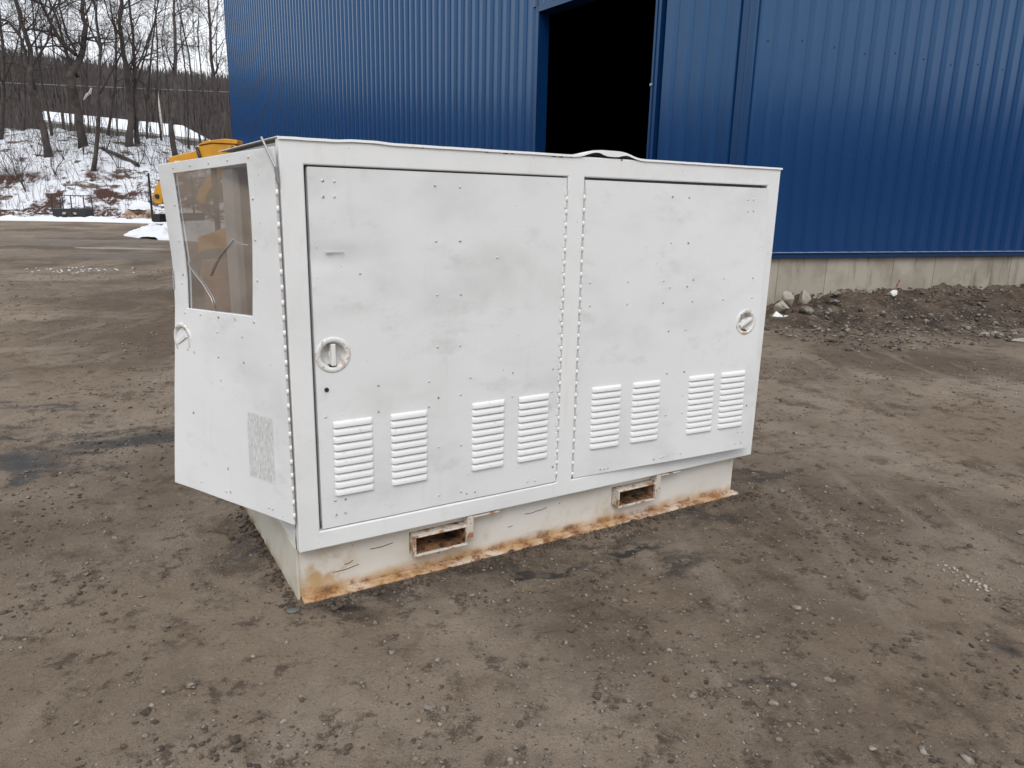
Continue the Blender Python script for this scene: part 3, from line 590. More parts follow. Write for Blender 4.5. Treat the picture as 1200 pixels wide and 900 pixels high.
# roof sheet with lifted, buckled front edge
rx = np.linspace(-.004, L+.004, 120); ry = np.concatenate([[-.004, .02, .06, .12], np.linspace(.25, D, 6)])
def lift(x, y):
    b = .026*np.exp(-((x-1.395)/.13)**4) + .004*np.exp(-((x-.30)/.08)**4)
    return b*np.clip(1.15-y/.22, 0, 1)+.0004*vn(x/.05, y/.3, 5)
RXg, RYg = np.meshgrid(rx, ry); RZg = ZT+.002+lift(RXg, RYg); n_, m_ = len(rx), len(ry)
Vt = np.stack([RXg, RYg, RZg+.003], -1).reshape(-1, 3); Vb = np.stack([RXg, RYg, RZg], -1).reshape(-1, 3); idx = np.arange(n_*m_).reshape(m_, n_)
Fq = np.stack([idx[:-1, :-1], idx[:-1, 1:], idx[1:, 1:], idx[1:, :-1]], -1).reshape(-1, 4); off = n_*m_
side = [(idx[0, i]+off, idx[0, i+1]+off, idx[0, i+1], idx[0, i]) for i in range(n_-1)] + [(idx[j+1, 0]+off, idx[j, 0]+off, idx[j, 0], idx[j+1, 0]) for j in range(m_-1)] + [(idx[j, -1]+off, idx[j+1, -1]+off, idx[j+1, -1], idx[j, -1]) for j in range(m_-1)]
lp_ = MB(); zt_ = ZT+.002+lift(rx, -.004*np.ones_like(rx))
lp_.add([(x, -.005, z+.003) for x, z in zip(rx, zt_)]+[(x, -.0062, z-.006-.016*math.exp(-((x-1.41)/.06)**4)) for x, z in zip(rx, zt_)], [(i, i+1, n_+i+1, n_+i) for i in range(n_-1)])
link('roof_lip', lp_, paint_louver, unit)
link('roof_sheet', mesh_np('roof_sheet', np.concatenate([Vt, Vb]), np.concatenate([Fq, Fq[:, ::-1]+off, np.array(side)])), paint, unit)
# chipped spots along the top edge
m = MB()
for s in (.52, .79, .87, .905, 1.08, 1.10, 1.135, 1.19, 1.46, 1.70, 2.05, 2.2):
    m.box(s, s+.008+.014*random.random(), -.0015, .001, ZT-.004-.006*random.random(), ZT-.001)
link('paint_chips', m, rusty, unit, kind='stuff')

# --- doors on the front
def surf1(u, z):                        # door one, u = s coordinate
    dent = .010*math.exp(-((u-.17)/.10)**2-((z-1.345)/.035)**2)*(1 if z < 1.362 else .15)
    return (u, .004+.0025*float(vn(u/.33, z/.33, 91))+.0012*float(vn(u/.12, z/.12, 92))+dent, z)
def phi2(z): return radians(float(np.interp(z, [.29, 1.66], [4.2, 1.3])))
def surf2(u, z):
    p = phi2(z); return (1.280+u*cos(p), .004-u*sin(p)+.0022*float(vn(u/.33, z/.33, 95)), z-.004*u+.012*u*max(0, (1.2-z)/.9))
def door_mesh(surf, u0, u1, z0, z1, hole, th=.030):
    hu_, hz, hr = hole; us = sorted(set(list(np.round(np.linspace(u0, u1, 34), 4))+[hu_-hr*1.25, hu_+hr*1.25])); zs = sorted(set(list(np.round(np.linspace(z0, z1, 40), 4))+[hz-hr*1.25, hz+hr*1.25]))
    us = [q for q in us if not (hu_-hr*1.25+1e-6 < q < hu_+hr*1.25-1e-6)]; zs = [q for q in zs if not (hz-hr*1.25+1e-6 < q < hz+hr*1.25-1e-6)]
    m = MB(); m.add([surf(u, z) for z in zs for u in us], []); nu = len(us)
    iu = us.index(hu_-hr*1.25); iz = zs.index(hz-hr*1.25)
    for j in range(len(zs)-1):
        for i in range(nu-1):
            if (i, j) == (iu, iz): continue
            m.f.append((j*nu+i, j*nu+i+1, (j+1)*nu+i+1, (j+1)*nu+i)); m.mi.append(0)
    N = 32; o = len(m.v); q = hr*1.25
    for k in range(N): a = 2*pi*k/N; m.v.append(surf(hu_+hr*cos(a), hz+hr*sin(a)))
    for k in range(N):
        a = 2*pi*k/N; c = max(abs(cos(a)), abs(sin(a))); fu, fz = .5+.5*cos(a)/c, .5+.5*sin(a)/c
        g4 = [np.array(surf(hu_+q*i_, hz+q*j_)) for i_, j_ in ((-1, -1), (1, -1), (1, 1), (-1, 1))]
        m.v.append(tuple((g4[0]*(1-fu)+g4[1]*fu)*(1-fz)+(g4[3]*(1-fu)+g4[2]*fu)*fz))
    for k in range(N): m.f.append((o+k, o+N+k, o+N+(k+1) % N, o+(k+1) % N)); m.mi.append(0)
    # edge returns
    per = [(u, z0) for u in us]+[(u1, z) for z in zs[1:]]+[(u, z1) for u in us[::-1][1:]]+[(u0, z) for z in zs[::-1][1:-1]]
    o = len(m.v)
    for u, z in per: m.v.append(surf(u, z))
    for u, z in per: p = surf(u, z); m.v.append((p[0], p[1]+th, p[2]))
    n = len(per)
    for k in range(n): m.f.append((o+k, o+n+k, o+n+(k+1) % n, o+(k+1) % n)); m.mi.append(0)
    me = m.mesh('door', False); smooth(me); return me
def louver_mesh(wd, ph=.0305, dep=.0105):
    m = MB(); h = ph*.80; prof_ = [(0, h), (.004, h*.93), (.009, h*.72), (dep, h*.30), (dep, h*.05)]
    e = .011; xs_ = [-wd/2, -wd/2+e*.35, -wd/2+e, wd/2-e, wd/2-e*.35, wd/2]; k_ = [0, .72, 1, 1, .72, 0]
    rows = []
    for x, k in zip(xs_, k_):
        rows.append(len(m.v)); m.v += [(x, -d_*k-.0006, z if k > 0 else z) for d_, z in prof_]
    for r in range(len(rows)-1):
        for i in range(len(prof_)-1): m.f.append((rows[r]+i, rows[r]+i+1, rows[r+1]+i+1, rows[r+1]+i)); m.mi.append(0)
    m.add([(-wd/2+.004, -.0009, h*.05), (wd/2-.004, -.0009, h*.05), (wd/2-.004, -.0009, h*.45), (-wd/2+.004, -.0009, h*.45)], [(0, 1, 2, 3)], 1)
    me = m.mesh('louver', False); smooth(me); me.materials.append(paint_louver); me.materials.append(dark); return me
def rivets(name, pts, surf, parent, r=.0055, hgt=.003, mtl=None, sgn=-1):
    m = MB()
    for (u, z) in pts:
        c = np.array(surf(u, z)); t1 = np.array(surf(u+.004, z))-c; t2 = np.array(surf(u, z+.004))-c; t1 /= np.linalg.norm(t1); t2 /= np.linalg.norm(t2)
        nn = np.cross(t1, t2); nn /= np.linalg.norm(nn); nn = nn if sgn < 0 else -nn
        Mx = Matrix(((t1[0], t2[0], nn[0], c[0]), (t1[1], t2[1], nn[1], c[1]), (t1[2], t2[2], nn[2], c[2]), (0, 0, 0, 1)))
        m.lathe([(r, -.001), (r*.95, hgt*.4), (r*.6, hgt*.85), (.0001, hgt)], 8, Mx)
    return link(name, m, mtl or rivm, parent, sm=True, kind='stuff')
def latch(parent, P, rz, tilt, tag):     # P: world-of-unit location on the door face; local -y outward
    m = MB(); Q = Matrix.Rotation(pi/2, 4, 'X')      # lathe axis z -> -y
    m.lathe([(.0005, -.0285), (.044, -.028), (.0465, -.004), (.049, .0035), (.0635, .0035), (.067, .001), (.067, -.002)], 36, Q)
    me = m.mesh('latch_cup'); smooth(me)
    o = link('latch_cup', me, latchm, parent, P, rz)
    h = MB(); Rt = Matrix.Rotation(tilt, 4, 'Y')
    h.box(-.0085, .0085, -.006, .026, -.041, .041, M=Rt).box(-.012, .012, .014, .027, -.012, .012, M=Rt)
    link('latch_handle', h, paint, parent, P, rz, bevel=.002)
    s_ = MB()
    for k in range(4):
        a = pi/4+k*pi/2; s_.lathe([(.005, .003), (.004, .0055), (.0001, .006)], 8, Matrix.Translation((.056*cos(a), 0, .056*sin(a))) @ Q)
    link('latch_screws', s_, rivm, parent, P, rz, kind='stuff')
    g = MB(); g.box(-.014, .012, .0, .026, -.045, -.038); link('latch_rust', g, rusty, parent, P, rz)
latchm = mat('latch_paint', (.70, .70, .68), .4, layers=[dict(s=18, d=6, lo=.5, hi=.62, c=(.36, .20, .09), a=.75), dict(s=40, lo=.62, hi=.68, c=(.1, .06, .04), a=.8)])
def piano(parent, P0, P1, nrm_off, out_dir, pitch=.053, kr=.0048):      # knuckles along a line, each a sub-part
    P0 = np.array(P0, float); P1 = np.array(P1, float); Ln = np.linalg.norm(P1-P0); k = int(Ln/pitch); dz = (P1-P0)/k
    m = MB(); m.lathe([(.0001, .002), (kr, .002), (kr, pitch*.5-.002), (.0001, pitch*.5-.002)], 10); me = m.mesh('hinge_knuckle'); smooth(me); me.materials.append(paint_louver)
    rod = MB().tube([P0, P1], .0043, 8); link('hinge_pin', rod, steelhinge, parent)
    a = out_dir; lf = MB(); hw = .006
    for i in range(k):
        p = P0+dz*i; link('hinge_knuckle', me, None, parent, tuple(p))
        q = p+dz*.5; ux, uy = a
        lf.box(.001, .013, -.0012, .0022, .002, pitch*.5-.002, M=Matrix.Translation(Vector(q)) @ Matrix.Rotation(math.atan2(uy, ux), 4, 'Z'))
    link('hinge_leaf', lf, paint_louver, parent, kind='stuff')
steelhinge = mat('hinge_grey_steel', (.50, .49, .47), .6)  # even grey of the hinge pins

R1 = [(0.146, 1.611), (0.188, 1.61), (0.146, 1.556), (0.187, 1.557), (0.578, 1.606), (0.683, 1.605), (0.581, 1.4), (0.685, 1.4), (0.853, 1.333), (0.584, 1.193), (0.689, 1.19), (0.586, 0.985), (0.687, 0.983), (0.94, 0.843), (0.734, 0.844), (0.548, 0.847), (1.147, 0.84), (0.273, 1.286), (0.335, 0.854), (0.332, 0.749), (0.546, 0.742), (0.589, 0.775), (0.69, 0.776), (0.94, 0.739), (0.589, 0.564), (0.693, 0.556), (0.591, 0.349), (0.761, 0.333), (1.028, 0.331), (1.068, 0.329), (1.163, 0.379), (1.145, 0.735), (0.148, 0.413), (0.189, 0.411), (0.149, 0.352), (0.187, 0.353), (0.123, 0.754), (0.268, 0.433), (0.723, 0.332), (0.695, 0.345)]
R2 = [(0.487, 1.594), (0.589, 1.593), (0.971, 1.594), (1.009, 1.595), (0.974, 1.54), (1.012, 1.54), (0.495, 1.388), (0.599, 1.386), (0.046, 1.215), (0.256, 1.214), (0.463, 1.212), (0.644, 1.214), (0.841, 1.215), (1.04, 1.212), (0.504, 1.18), (0.608, 1.18), (0.05, 1.112), (0.257, 1.11), (0.468, 1.108), (0.649, 1.108), (0.846, 1.11), (1.044, 1.111), (0.512, 0.971), (0.616, 0.97), (0.518, 0.76), (0.625, 0.76), (0.525, 0.547), (0.628, 0.548), (0.634, 0.334), (0.469, 0.325), (0.51, 0.327), (0.528, 0.331), (0.154, 0.323), (0.174, 0.322), (0.196, 0.322), (1.06, 0.537), (1.013, 0.397), (1.05, 0.393), (1.0, 0.336), (1.04, 0.334)]
door1 = link('door', door_mesh(surf1, .094, 1.182, .304, 1.656, (.161, .989, .047)), paint_door, unit, label='large left front door with a dent and round latch')
rivets('rivets', R1, surf1, door1)
latch(door1, (.161, .004, .989), 0, .0, 'a')
lv = louver_mesh(.157)
for c in (.227, .459, .822, 1.051):
    for k in range(10): p = surf1(c, .7385-(k+1)*.0305); link('louver', lv, None, door1, (c, min(p[1], .0045), .7385-(k+1)*.0305))
link('crease', MB().box(.148, .172, .001, .006, 1.3615, 1.3635).box(.172, .215, .0028, .006, 1.3630, 1.3640), primer, door1)
link('bolt_hole', MB().lathe([(.0001, .001), (.0085, .001), (.0085, -.002)], 12, Matrix.Translation((.131, .002, .859)) @ Matrix.Rotation(pi/2, 4, 'X')), black, door1)
piano(door1, (1.1845, .0025, .33), (1.1845, .0025, 1.61), 0, (-1, 0))
door2 = link('door', door_mesh(surf2, 0, 1.11, .302, 1.652, (1.012, .985, .047)), paint_door, unit, label='right front door standing slightly ajar at its bottom')
rivets('rivets', R2, surf2, door2)
p = surf2(1.012, .985); latch(door2, p, -phi2(.985), radians(62), 'b')
lv2 = louver_mesh(.164)
for c in (.168, .400, .742, .951):
    for k in range(10):
        z = .738-(k+1)*.0305; p = surf2(c, z); o = link('louver', lv2, None, door2, (p[0], p[1]+.0008, p[2]), -phi2(z))
piano(door2, (1.2760, .0025, .31), (1.2760, .0025, 1.62), 0, (1, 0))

# --- swung end door with its plexiglas window
us = [0, .04, .08, .12, .16, .24, .32, .40, .48, .56, .648, .68, .715, OW]; zs = sorted(list(np.linspace(.347, 1.13, 16))+list(np.linspace(1.13, 1.674, 15))[1:]+[1.716])
def od(u, z):
    p = open_pt(u, z, .0022*float(vn(u/.2, z/.22, 97))); return p
wl, wr, wb, wt_ = us.index(.16), us.index(.648), int(np.argmin(np.abs(np.array(zs)-1.13))), int(np.argmin(np.abs(np.array(zs)-1.674)))
m = MB(); nu = len(us)
def warp(u, z):                         # the window opening is slightly out of square
    return (u+.026*max(0, min(1, (1.40-z)/.26))*(1 if abs(u-.16) < .02 and 1.12 < z < 1.69 else 0), z)
m.add([od(*warp(u, z)) for z in zs for u in us], []); th = -.007
m.add([open_pt(*warp(u, z), th) for z in zs for u in us], []); o2 = nu*len(zs)
hole = lambda i, j: wl <= i < wr and wb <= j < wt_
sol = lambda i, j: 0 <= i < nu-1 and 0 <= j < len(zs)-1 and not hole(i, j)
for j in range(len(zs)-1):
    for i in range(nu-1):
        if not sol(i, j): continue
        a, b, c, d = j*nu+i, j*nu+i+1, (j+1)*nu+i+1, (j+1)*nu+i
        m.f += [(a, b, c, d), (d+o2, c+o2, b+o2, a+o2)]
        if not sol(i-1, j): m.f.append((a, d, d+o2, a+o2))
        if not sol(i+1, j): m.f.append((b, b+o2, c+o2, c))
        if not sol(i, j-1): m.f.append((a, a+o2, b+o2, b))
        if not sol(i, j+1): m.f.append((d, c, c+o2, d+o2))
m.mi = [0]*len(m.f)
door3 = link('end_door', m, paint_door, unit, bevel=.002, label='narrow bent end door with a cracked smoky window, swung open')
RO = [(0.639, 1.695), (0.52, 1.695), (0.396, 1.694), (0.273, 1.694), (0.145, 1.694), (0.668, 1.553), (0.668, 1.409), (0.668, 1.269), (0.681, 1.233), (0.665, 1.11), (0.545, 1.11), (0.417, 1.11), (0.303, 1.11), (0.177, 1.11), (0.140, 1.552), (0.140, 1.41), (0.143, 1.265), (0.429, 1.051), (0.257, 1.048), (0.595, 0.951), (0.428, 0.949), (0.256, 0.947), (0.415, 0.857), (0.609, 0.689), (0.383, 0.49), (0.564, 0.392), (0.4, 0.388), (0.373, 0.391), (0.141, 0.383), (0.118, 0.382)]
rivets('rivets', RO, od, door3, sgn=1)
# pane
pu = np.linspace(.15, .66, 9); pzv = np.linspace(1.115, 1.69, 14); m = MB(); m.add([open_pt(u, z, -.010) for z in pzv for u in pu], [(j*9+i, j*9+i+1, (j+1)*9+i+1, (j+1)*9+i) for j in range(13) for i in range(8)])
link('window_pane', m, pexi, door3, sm=True)
m = MB()
m.tube([open_pt(u, z, -.006) for u, z in [(.640, 1.318), (.585, 1.270), (.530, 1.232), (.475, 1.18), (.452, 1.132)]], .0022, 6)
m.tube([open_pt(u, z, -.006) for u, z in [(.295, 1.412), (.335, 1.385), (.395, 1.35), (.435, 1.315), (.475, 1.27)]], .0022, 6)
m.tube([open_pt(u, z, -.006) for u, z in [(.295, 1.412), (.25, 1.395), (.20, 1.39)]], .0015, 6)
link('pane_crack', m, steel, door3, sm=True)
link('tape_strip', MB().add([open_pt(.742, z, .003) for z in (1.205, 1.285)]+[open_pt(.7525, z, .003) for z in (1.205, 1.285)]+[open_pt(.7525, z, -.009) for z in (1.205, 1.285)], [(0, 1, 3, 2), (2, 3, 5, 4)]), primer, door3)
c3 = open_pt(.684, .998, .0005); A_ = openA(.998)
latch(door3, c3, A_+pi, radians(62), 'c')
h0, h1 = open_pt(.0, .37, .004), open_pt(.0, 1.66, .004)
piano(door3, (-.012, .002, .37), (-.012, .002, 1.66), 0, (cos(openA(.9)), sin(openA(.9))))
link('stay_rod', MB().tube([(-.010, -.006, 1.60), (-.016, -.008, 1.65), (-.05, .02, 1.745)], [.005, .005, .004], 8), steel, unit)

# --- skid base
base = MB()
yw = .052; cells = [.006, .470, .735, 1.560, 1.835, 2.395]
base_m = plate([.006, .474, .731, 1.560, 1.812, 2.41], [.012, .088, .186, ZB-.001], {(1, 1), (3, 1)}, yw, yw+.010)
link('skid_web', welded(base_m, 'skid_web'), basep, unit)
link('skid_flange', MB().prism([(.0, .0), (.004, .012), (yw-.002, .0135), (yw-.002, .0)], .010, 2.425, 'x'), basep, unit, bevel=.002)
link('skid_end_plate', MB().box(-.004, .005, .046, D-.02, .002, ZB-.001), basepe := mat('cream_paint', (.60, .58, .51), .5, layers=[dict(s=6, d=6, lo=.4, hi=.65, c=(.50, .45, .35), a=.7), dict(s=10, d=7, lo=.42, hi=.6, c=(.33, .19, .08), z=(.05, .0), zn=(8, .06))]), unit)
link('skid_web', welded(plate([.006, .474, .731, 1.560, 1.812, 2.41], [.012, .088, .186, ZB-.001], {(1, 1), (3, 1)}, D-.07, D-.06), 'skid_web_rear'), basep, unit, label='rear web of the skid base')
link('skid_end_plate', MB().box(2.411, 2.419, yw+.011, D-.03, .004, ZB-.001), basepe, unit, label='far end plate of the skid base')
for x0, x1 in ((.478, .727), (1.564, 1.808)):
    t_ = .007; pk = MB(); y0, y1 = .001, D-.055
    pk.box(x0, x1, y0, y1, .176, .183).box(x0, x1, y0, y1, .091, .098).box(x0, x0+t_, y0, y1, .0982, .1758).box(x1-t_, x1, y0, y1, .0982, .1758)
    po = link('fork_pocket', pk, pocketp, unit, bevel=.002)
    rr_ = MB(); rr_.box(x0+t_+.001, x1-t_-.001, .014, y1-.01, .0984, .1002).box(x0+t_+.0005, x0+t_+.002, .014, y1-.01, .1004, .1754).box(x1-t_-.002, x1-t_-.0005, .014, y1-.01, .1004, .1754).box(x0+t_+.003, x1-t_-.003, .55, .556, .1004, .1754)
    link('rust_lining', rr_, rusty, po)
    link('bracket', MB().box(x1+.001, x1+.030, .004, .05, .120, .2215).box(x1+.031, x1+.16, .002, .05, .212, .2195), pocketp, unit, bevel=.002)
m = MB()
for a_, b_, c_, d_ in [(.30, .150, .40, .156), (.14, .085, .25, .094), (.19, .108, .225, .118), (1.05, .150, 1.12, .152), (1.12, .152, 1.17, .160), (.96, .105, .985, .107)]:
    m.tube([(a_, yw-.0005, b_), ((a_+c_)/2, yw-.0005, (b_+d_)/2-.004), (c_, yw-.0005, d_)], .0014, 5)
link('scratches', m, dark, unit, kind='stuff')
link('corner_gap', MB().tube([(.0015, .0475, .325), (.004, .046, .30), (.001, .046, .265), (.001, .046, ZB)], .0032, 6), dark, unit)

# ================================================================== THINGS BEHIND
# yellow skid steer loader, arms raised
p0 = at(180, 300, 11.0); p0 = np.array([p0[0], p0[1], 0])
skd = thing('skid_steer_loader', 'yellow skid steer loader with raised lift arms behind the open end door', 'loader', (p0[0], p0[1], -.0), radians(-4))
arm = [(.10, 1.42), (.06, 1.52), (.12, 1.66), (.34, 1.92), (.36, 2.08), (.78, 2.18), (.82, 2.24), (1.02, 2.28), (1.36, 2.27), (1.40, 2.20), (1.36, 2.06), (.98, 2.02), (.80, 1.96), (.42, 1.80), (.24, 1.56), (.20, 1.42)]
for y in (0, 1.3): link('lift_arm', MB().prism(arm, y, y+.16), yellow, skd, bevel=.012)
link('arm_cover', MB().prism([(.80, 2.245), (.93, 2.31), (1.22, 2.345), (1.40, 2.33), (1.40, 2.275), (1.02, 2.285)], -.02, .18), yellow, skd, bevel=.008)
link('hydraulic_hose', MB().tube([(.80, -.02, 2.22), (.84, -.03, 2.10), (.9, -.02, 2.0)], .025, 8), black, skd, sm=True)
link('maker_plate', MB().box(.45, .54, -.006, -.002, 1.95, 2.03).box(.475, .515, -.009, -.0065, 1.965, 2.015, 1), [chalk, black], skd)
link('pivot_pin', MB().lathe([(.0001, .02), (.03, .02), (.035, 0)], 12, Matrix.Translation((.14, 0, 1.53)) @ Matrix.Rotation(pi/2, 4, 'X')), black, skd)
link('pivot_pin', MB().lathe([(.0001, .02), (.022, .02), (.026, 0)], 12, Matrix.Translation((1.32, 0, 2.22)) @ Matrix.Rotation(pi/2, 4, 'X')), black, skd)
link('coupler', MB().box(-.012, .014, .05, .08, 1.17, 1.86).box(.02, .14, .02, 1.4, 1.16, 1.28).box(-.012, .014, 1.3, 1.33, 1.17, 1.86), black, skd, bevel=.01)
link('body', MB().prism([(.62, .32), (2.75, .32), (2.85, .7), (2.8, 1.3), (2.0, 1.42), (.62, .95)], .12, 1.34), yellow, skd, bevel=.03)
link('rear_tower', MB().prism([(1.9, 1.2), (2.6, 1.2), (2.5, 1.9), (1.4, 2.2), (1.3, 2.08), (2.0, 1.8)], .0, .14).prism([(1.9, 1.2), (2.6, 1.2), (2.5, 1.9), (1.4, 2.2), (1.3, 2.08), (2.0, 1.8)], 1.3, 1.44), yellow, skd, bevel=.012)
cg = MB()
for y in (.25, 1.2):
    for x in (.85, 1.75): cg.box(x, x+.07, y, y+.06, .95, 1.98)
cg.box(.8, 1.87, .22, 1.29, 1.98, 2.06); link('cab_cage', cg, black, skd, bevel=.01)
link('seat', MB().box(1.2, 1.65, .5, 1.0, .95, 1.1).box(1.55, 1.68, .5, 1.0, 1.1, 1.6), dark, skd, bevel=.03)
def wheel(parent, x, y, r, wd):
    Q = Matrix.Translation((x, y, r)) @ Matrix.Rotation(pi/2, 4, 'X')
    t = link('tyre', MB().lathe([(r*.55, -wd/2), (r*.9, -wd/2), (r, -wd*.35), (r, wd*.35), (r*.9, wd/2), (r*.55, wd/2), (r*.55, -wd/2)], 28, Q), rubber, parent, sm=False)
    link('rim', MB().lathe([(.0001, wd*.3), (r*.3, wd*.32), (r*.54, wd*.45), (r*.54, -wd*.4), (.0001, -wd*.3)], 20, Q), yellow, t)
for x in (.95, 2.15):
    for y in (.02, 1.42): wheel(skd, x, y, .40, .26)
# rusty drum and steel plate behind the window
p = gnd(252, 364); dr = thing('rusty_drum', 'orange rusted steel drum seen through the smoky window', 'drum', (p[0], p[1]+.15, 0))
link('drum_body', MB().lathe([(.0001, .68), (.165, .68), (.18, .69), (.18, .46), (.187, .45), (.18, .44), (.18, .24), (.187, .23), (.18, .22), (.18, 0), (.0001, 0)], 28), drumm, dr, sm=False)
link('drum_lid', MB().lathe([(.0001, .683), (.03, .683), (.03, .70), (.0001, .70)], 12, Matrix.Translation((.09, 0, 0))), rusty, dr)

# ------------------------------------------------------------------ snow, trailer and clutter at the far edge of the yard
def lump(name, cx, cy, rx, ry, h, rot, mtl, seed, label, cat, rough=.5, res=90):
    g = np.linspace(-1, 1, res); GXX, GYY = np.meshgrid(g, g); r = np.hypot(GXX, GYY)
    edge = 1+.22*fbm(np.arctan2(GYY, GXX)*1.3+seed, np.zeros_like(GXX)+seed, seed, 3)
    t = np.clip(1-(r/edge)**2, 0, 1); z = h*(t**.6)*np.maximum(.3, 1+rough*fbm(GXX*rx/.3+seed, GYY*ry/.3, seed, 4)) - .04*(t <= 0)
    x = GXX*rx*1.3; y = GYY*ry*1.3; X = cx+x*cos(rot)-y*sin(rot); Y = cy+x*sin(rot)+y*cos(rot); idx = np.arange(res*res).reshape(res, res)
    F = np.stack([idx[:-1, :-1], idx[:-1, 1:], idx[1:, 1:], idx[1:, :-1]], -1).reshape(-1, 4)
    F = F[(t.reshape(-1)[F] > 0).any(1)]
    return link(name, smooth(mesh_np(name, np.stack([X, Y, np.where(t <= 0, -.15, z)], -1).reshape(-1, 3), F)), mtl, label=label, category=cat)
p = gnd(195, 279); lump('snow_bank', p[0]+1.2, p[1], 3.0, 1.2, .45, -.62, snow, 5, 'ploughed snow bank on the yard behind the swung end door', 'snow bank')
p = gnd(60, 259.5); lump('snow_strip', p[0]-1.5, p[1]+.6, 9.5, .8, .2, .12, snow, 6, 'long low strip of ploughed snow at the far yard edge', 'snow')
p = gnd(142, 291); lump('snow_patch', p[0], p[1], 1.0, .22, .010, .05, slush, 8, 'thin flat patch of slush on the dark yard', 'snow patch', .1, 40)
# trailer
p = gnd(89, 257); tr = thing('utility_trailer', 'small dark utility trailer with a rail cage at the foot of the bank', 'trailer', (p[0], p[1]-.2, 0), .05)
link('bed', MB().box(-.95, .95, -.5, -.44, .12, .62).box(-.95, .95, .44, .5, .12, .62).box(-.95, -.89, -.43, .43, .12, .62).box(.89, .95, -.43, .43, .12, .62).box(-.9, .9, -.43, .43, .12, .2), trailerm, tr)
rl = MB()
for x in (-.93, -.3, .93):
    for y in (-.47, .47): rl.box(x-.025, x+.025, y-.025, y+.025, .621, 1.38)
for y in (-.47, .47): rl.box(-.955, .955, y-.03, y+.03, 1.381, 1.43)
link('rail_cage', rl, trailerm, tr)
link('tongue', MB().box(-2.2, -.96, -.05, .05, .25, .33), trailerm, tr)
for y in (-.62, .62): link('wheel', MB().lathe([(.0001, -.08), (.2, -.08), (.24, -.05), (.24, .05), (.2, .08), (.0001, .08)], 18, Matrix.Translation((.1, y, .24)) @ Matrix.Rotation(pi/2, 4, 'X')), rubber, tr)
link('timber_load', MB().box(-.35, .45, -.535, -.505, .3, .42), paleb, tr, label='pale timber slat on the trailer side')
p = gnd(36, 254); link('timber_beam', MB().box(-3.0, 2.2, -.12, .12, .0, .2).box(-3.0, -2.8, -.15, .15, 0, .26), bark, None, (p[0], p[1]-.3, .22), .02, bevel=.02, label='long weathered timber beam lying on snow left of the trailer', category='beam')
p = gnd(0, 257); link('rusty_post', MB().box(-.09, .09, -.09, .09, 0, 1.05).box(-.12, .12, -.12, .12, 1.0, 1.08), rusty, None, (p[0]-.03, p[1], -.05), 0, label='short rusty post at the far left edge of the yard', category='post')
p = gnd(166, 259); pl = thing('rubble_pile', 'tan rubble pile capped with snow at the foot of the bank', 'pile', (p[0], p[1], 0))
for i in range(13):
    r_ = np.random.default_rng(200+i); V = ico3_v.copy()
    for _ in range(8):
        nr_ = r_.normal(size=3); nr_ /= np.linalg.norm(nr_); dd = V@nr_; V = V-np.maximum(dd-r_.uniform(.55, .8), 0)[:, None]*nr_
    lvl = 0 if i < 7 else (1 if i < 11 else 2); x = [-.95, -.6, -.25, .1, .45, .8, .2, -.6, -.15, .3, .6, -.1, .25][i]; V = V*np.array([.34, .34, .30])*r_.uniform(.8, 1.15)
    link('boulder', mesh_np('boulder', V, ico3_f), tanm, pl, (x, r_.uniform(-.2, .2), .18+.33*lvl))
cap_r = np.linspace(-1, 1, 24); CX, CY = np.meshgrid(cap_r, cap_r); tq = np.clip(1-CX**2-CY**2, 0, 1); CZ = .93+.24*tq**.5+.05*vn(CX*4, CY*4, 3)-.25*(1-tq); idx = np.arange(576).reshape(24, 24)
Fq = np.stack([idx[:-1, :-1], idx[:-1, 1:], idx[1:, 1:], idx[1:, :-1]], -1).reshape(-1, 4); Fq = Fq[(tq.reshape(-1)[Fq] > 0).any(1)]
link('snow_cap', smooth(mesh_np('snow_cap', np.stack([CX*.8+.1, CY*.45, CZ], -1).reshape(-1, 3), Fq)), snow, pl)

# far shed with snowy roof
Ys = 105.; e0 = at(48, 140, Ys); e1 = at(243, 164, Ys); r0 = at(50, 130, Ys+7); r1 = at(214, 147, Ys+7)
sh = thing('far_shed', 'long low shed with a snow covered roof on the rise behind the trees', 'shed', (0, 0, 0))
zg = hill_at(e0[0], Ys)-1
link('wall', MB().prism([(e0[0], zg), (e1[0], zg), (e1[0]-.2, e1[2]-.25), (e0[0], e0[2]-.25)], Ys+.5, Ys+13.), shedw, sh)
rf = MB(); b0 = r0+np.array([0, 7, -(r0[2]-e0[2])]); b1 = r1+np.array([3, 7, -(r1[2]-e1[2])])
rf.add([e0, e1, r1, r0], [(0, 1, 2, 3)]).add([r0, r1, b1, b0], [(0, 1, 2, 3)]).add([e1, b1, r1], [(0, 1, 2)]).add([e0, r0, b0], [(0, 1, 2)])
link('roof', rf, snowroof := mat('roof_snow', (.70, .72, .76), .7), sh)
link('eave', MB().prism([(e0[0], e0[2]-.3), (e1[0], e1[2]-.3), (e1[0], e1[2]-.02), (e0[0], e0[2]-.02)], Ys-.15, Ys-.05), mat('eave_grey', (.25, .25, .23), .8), sh)
q0 = at(66, 157, Ys-3); q1 = at(240, 179, Ys-3)
link('lean_to_roof', MB().add([q0, q1, at(240, 173, Ys+.4), at(66, 152, Ys+.4)], [(0, 1, 2, 3)]).add([q0+np.array([0, 0, -.25]), q1+np.array([0, 0, -.25]), q1, q0], [(0, 1, 2, 3)]), snowroof, sh)
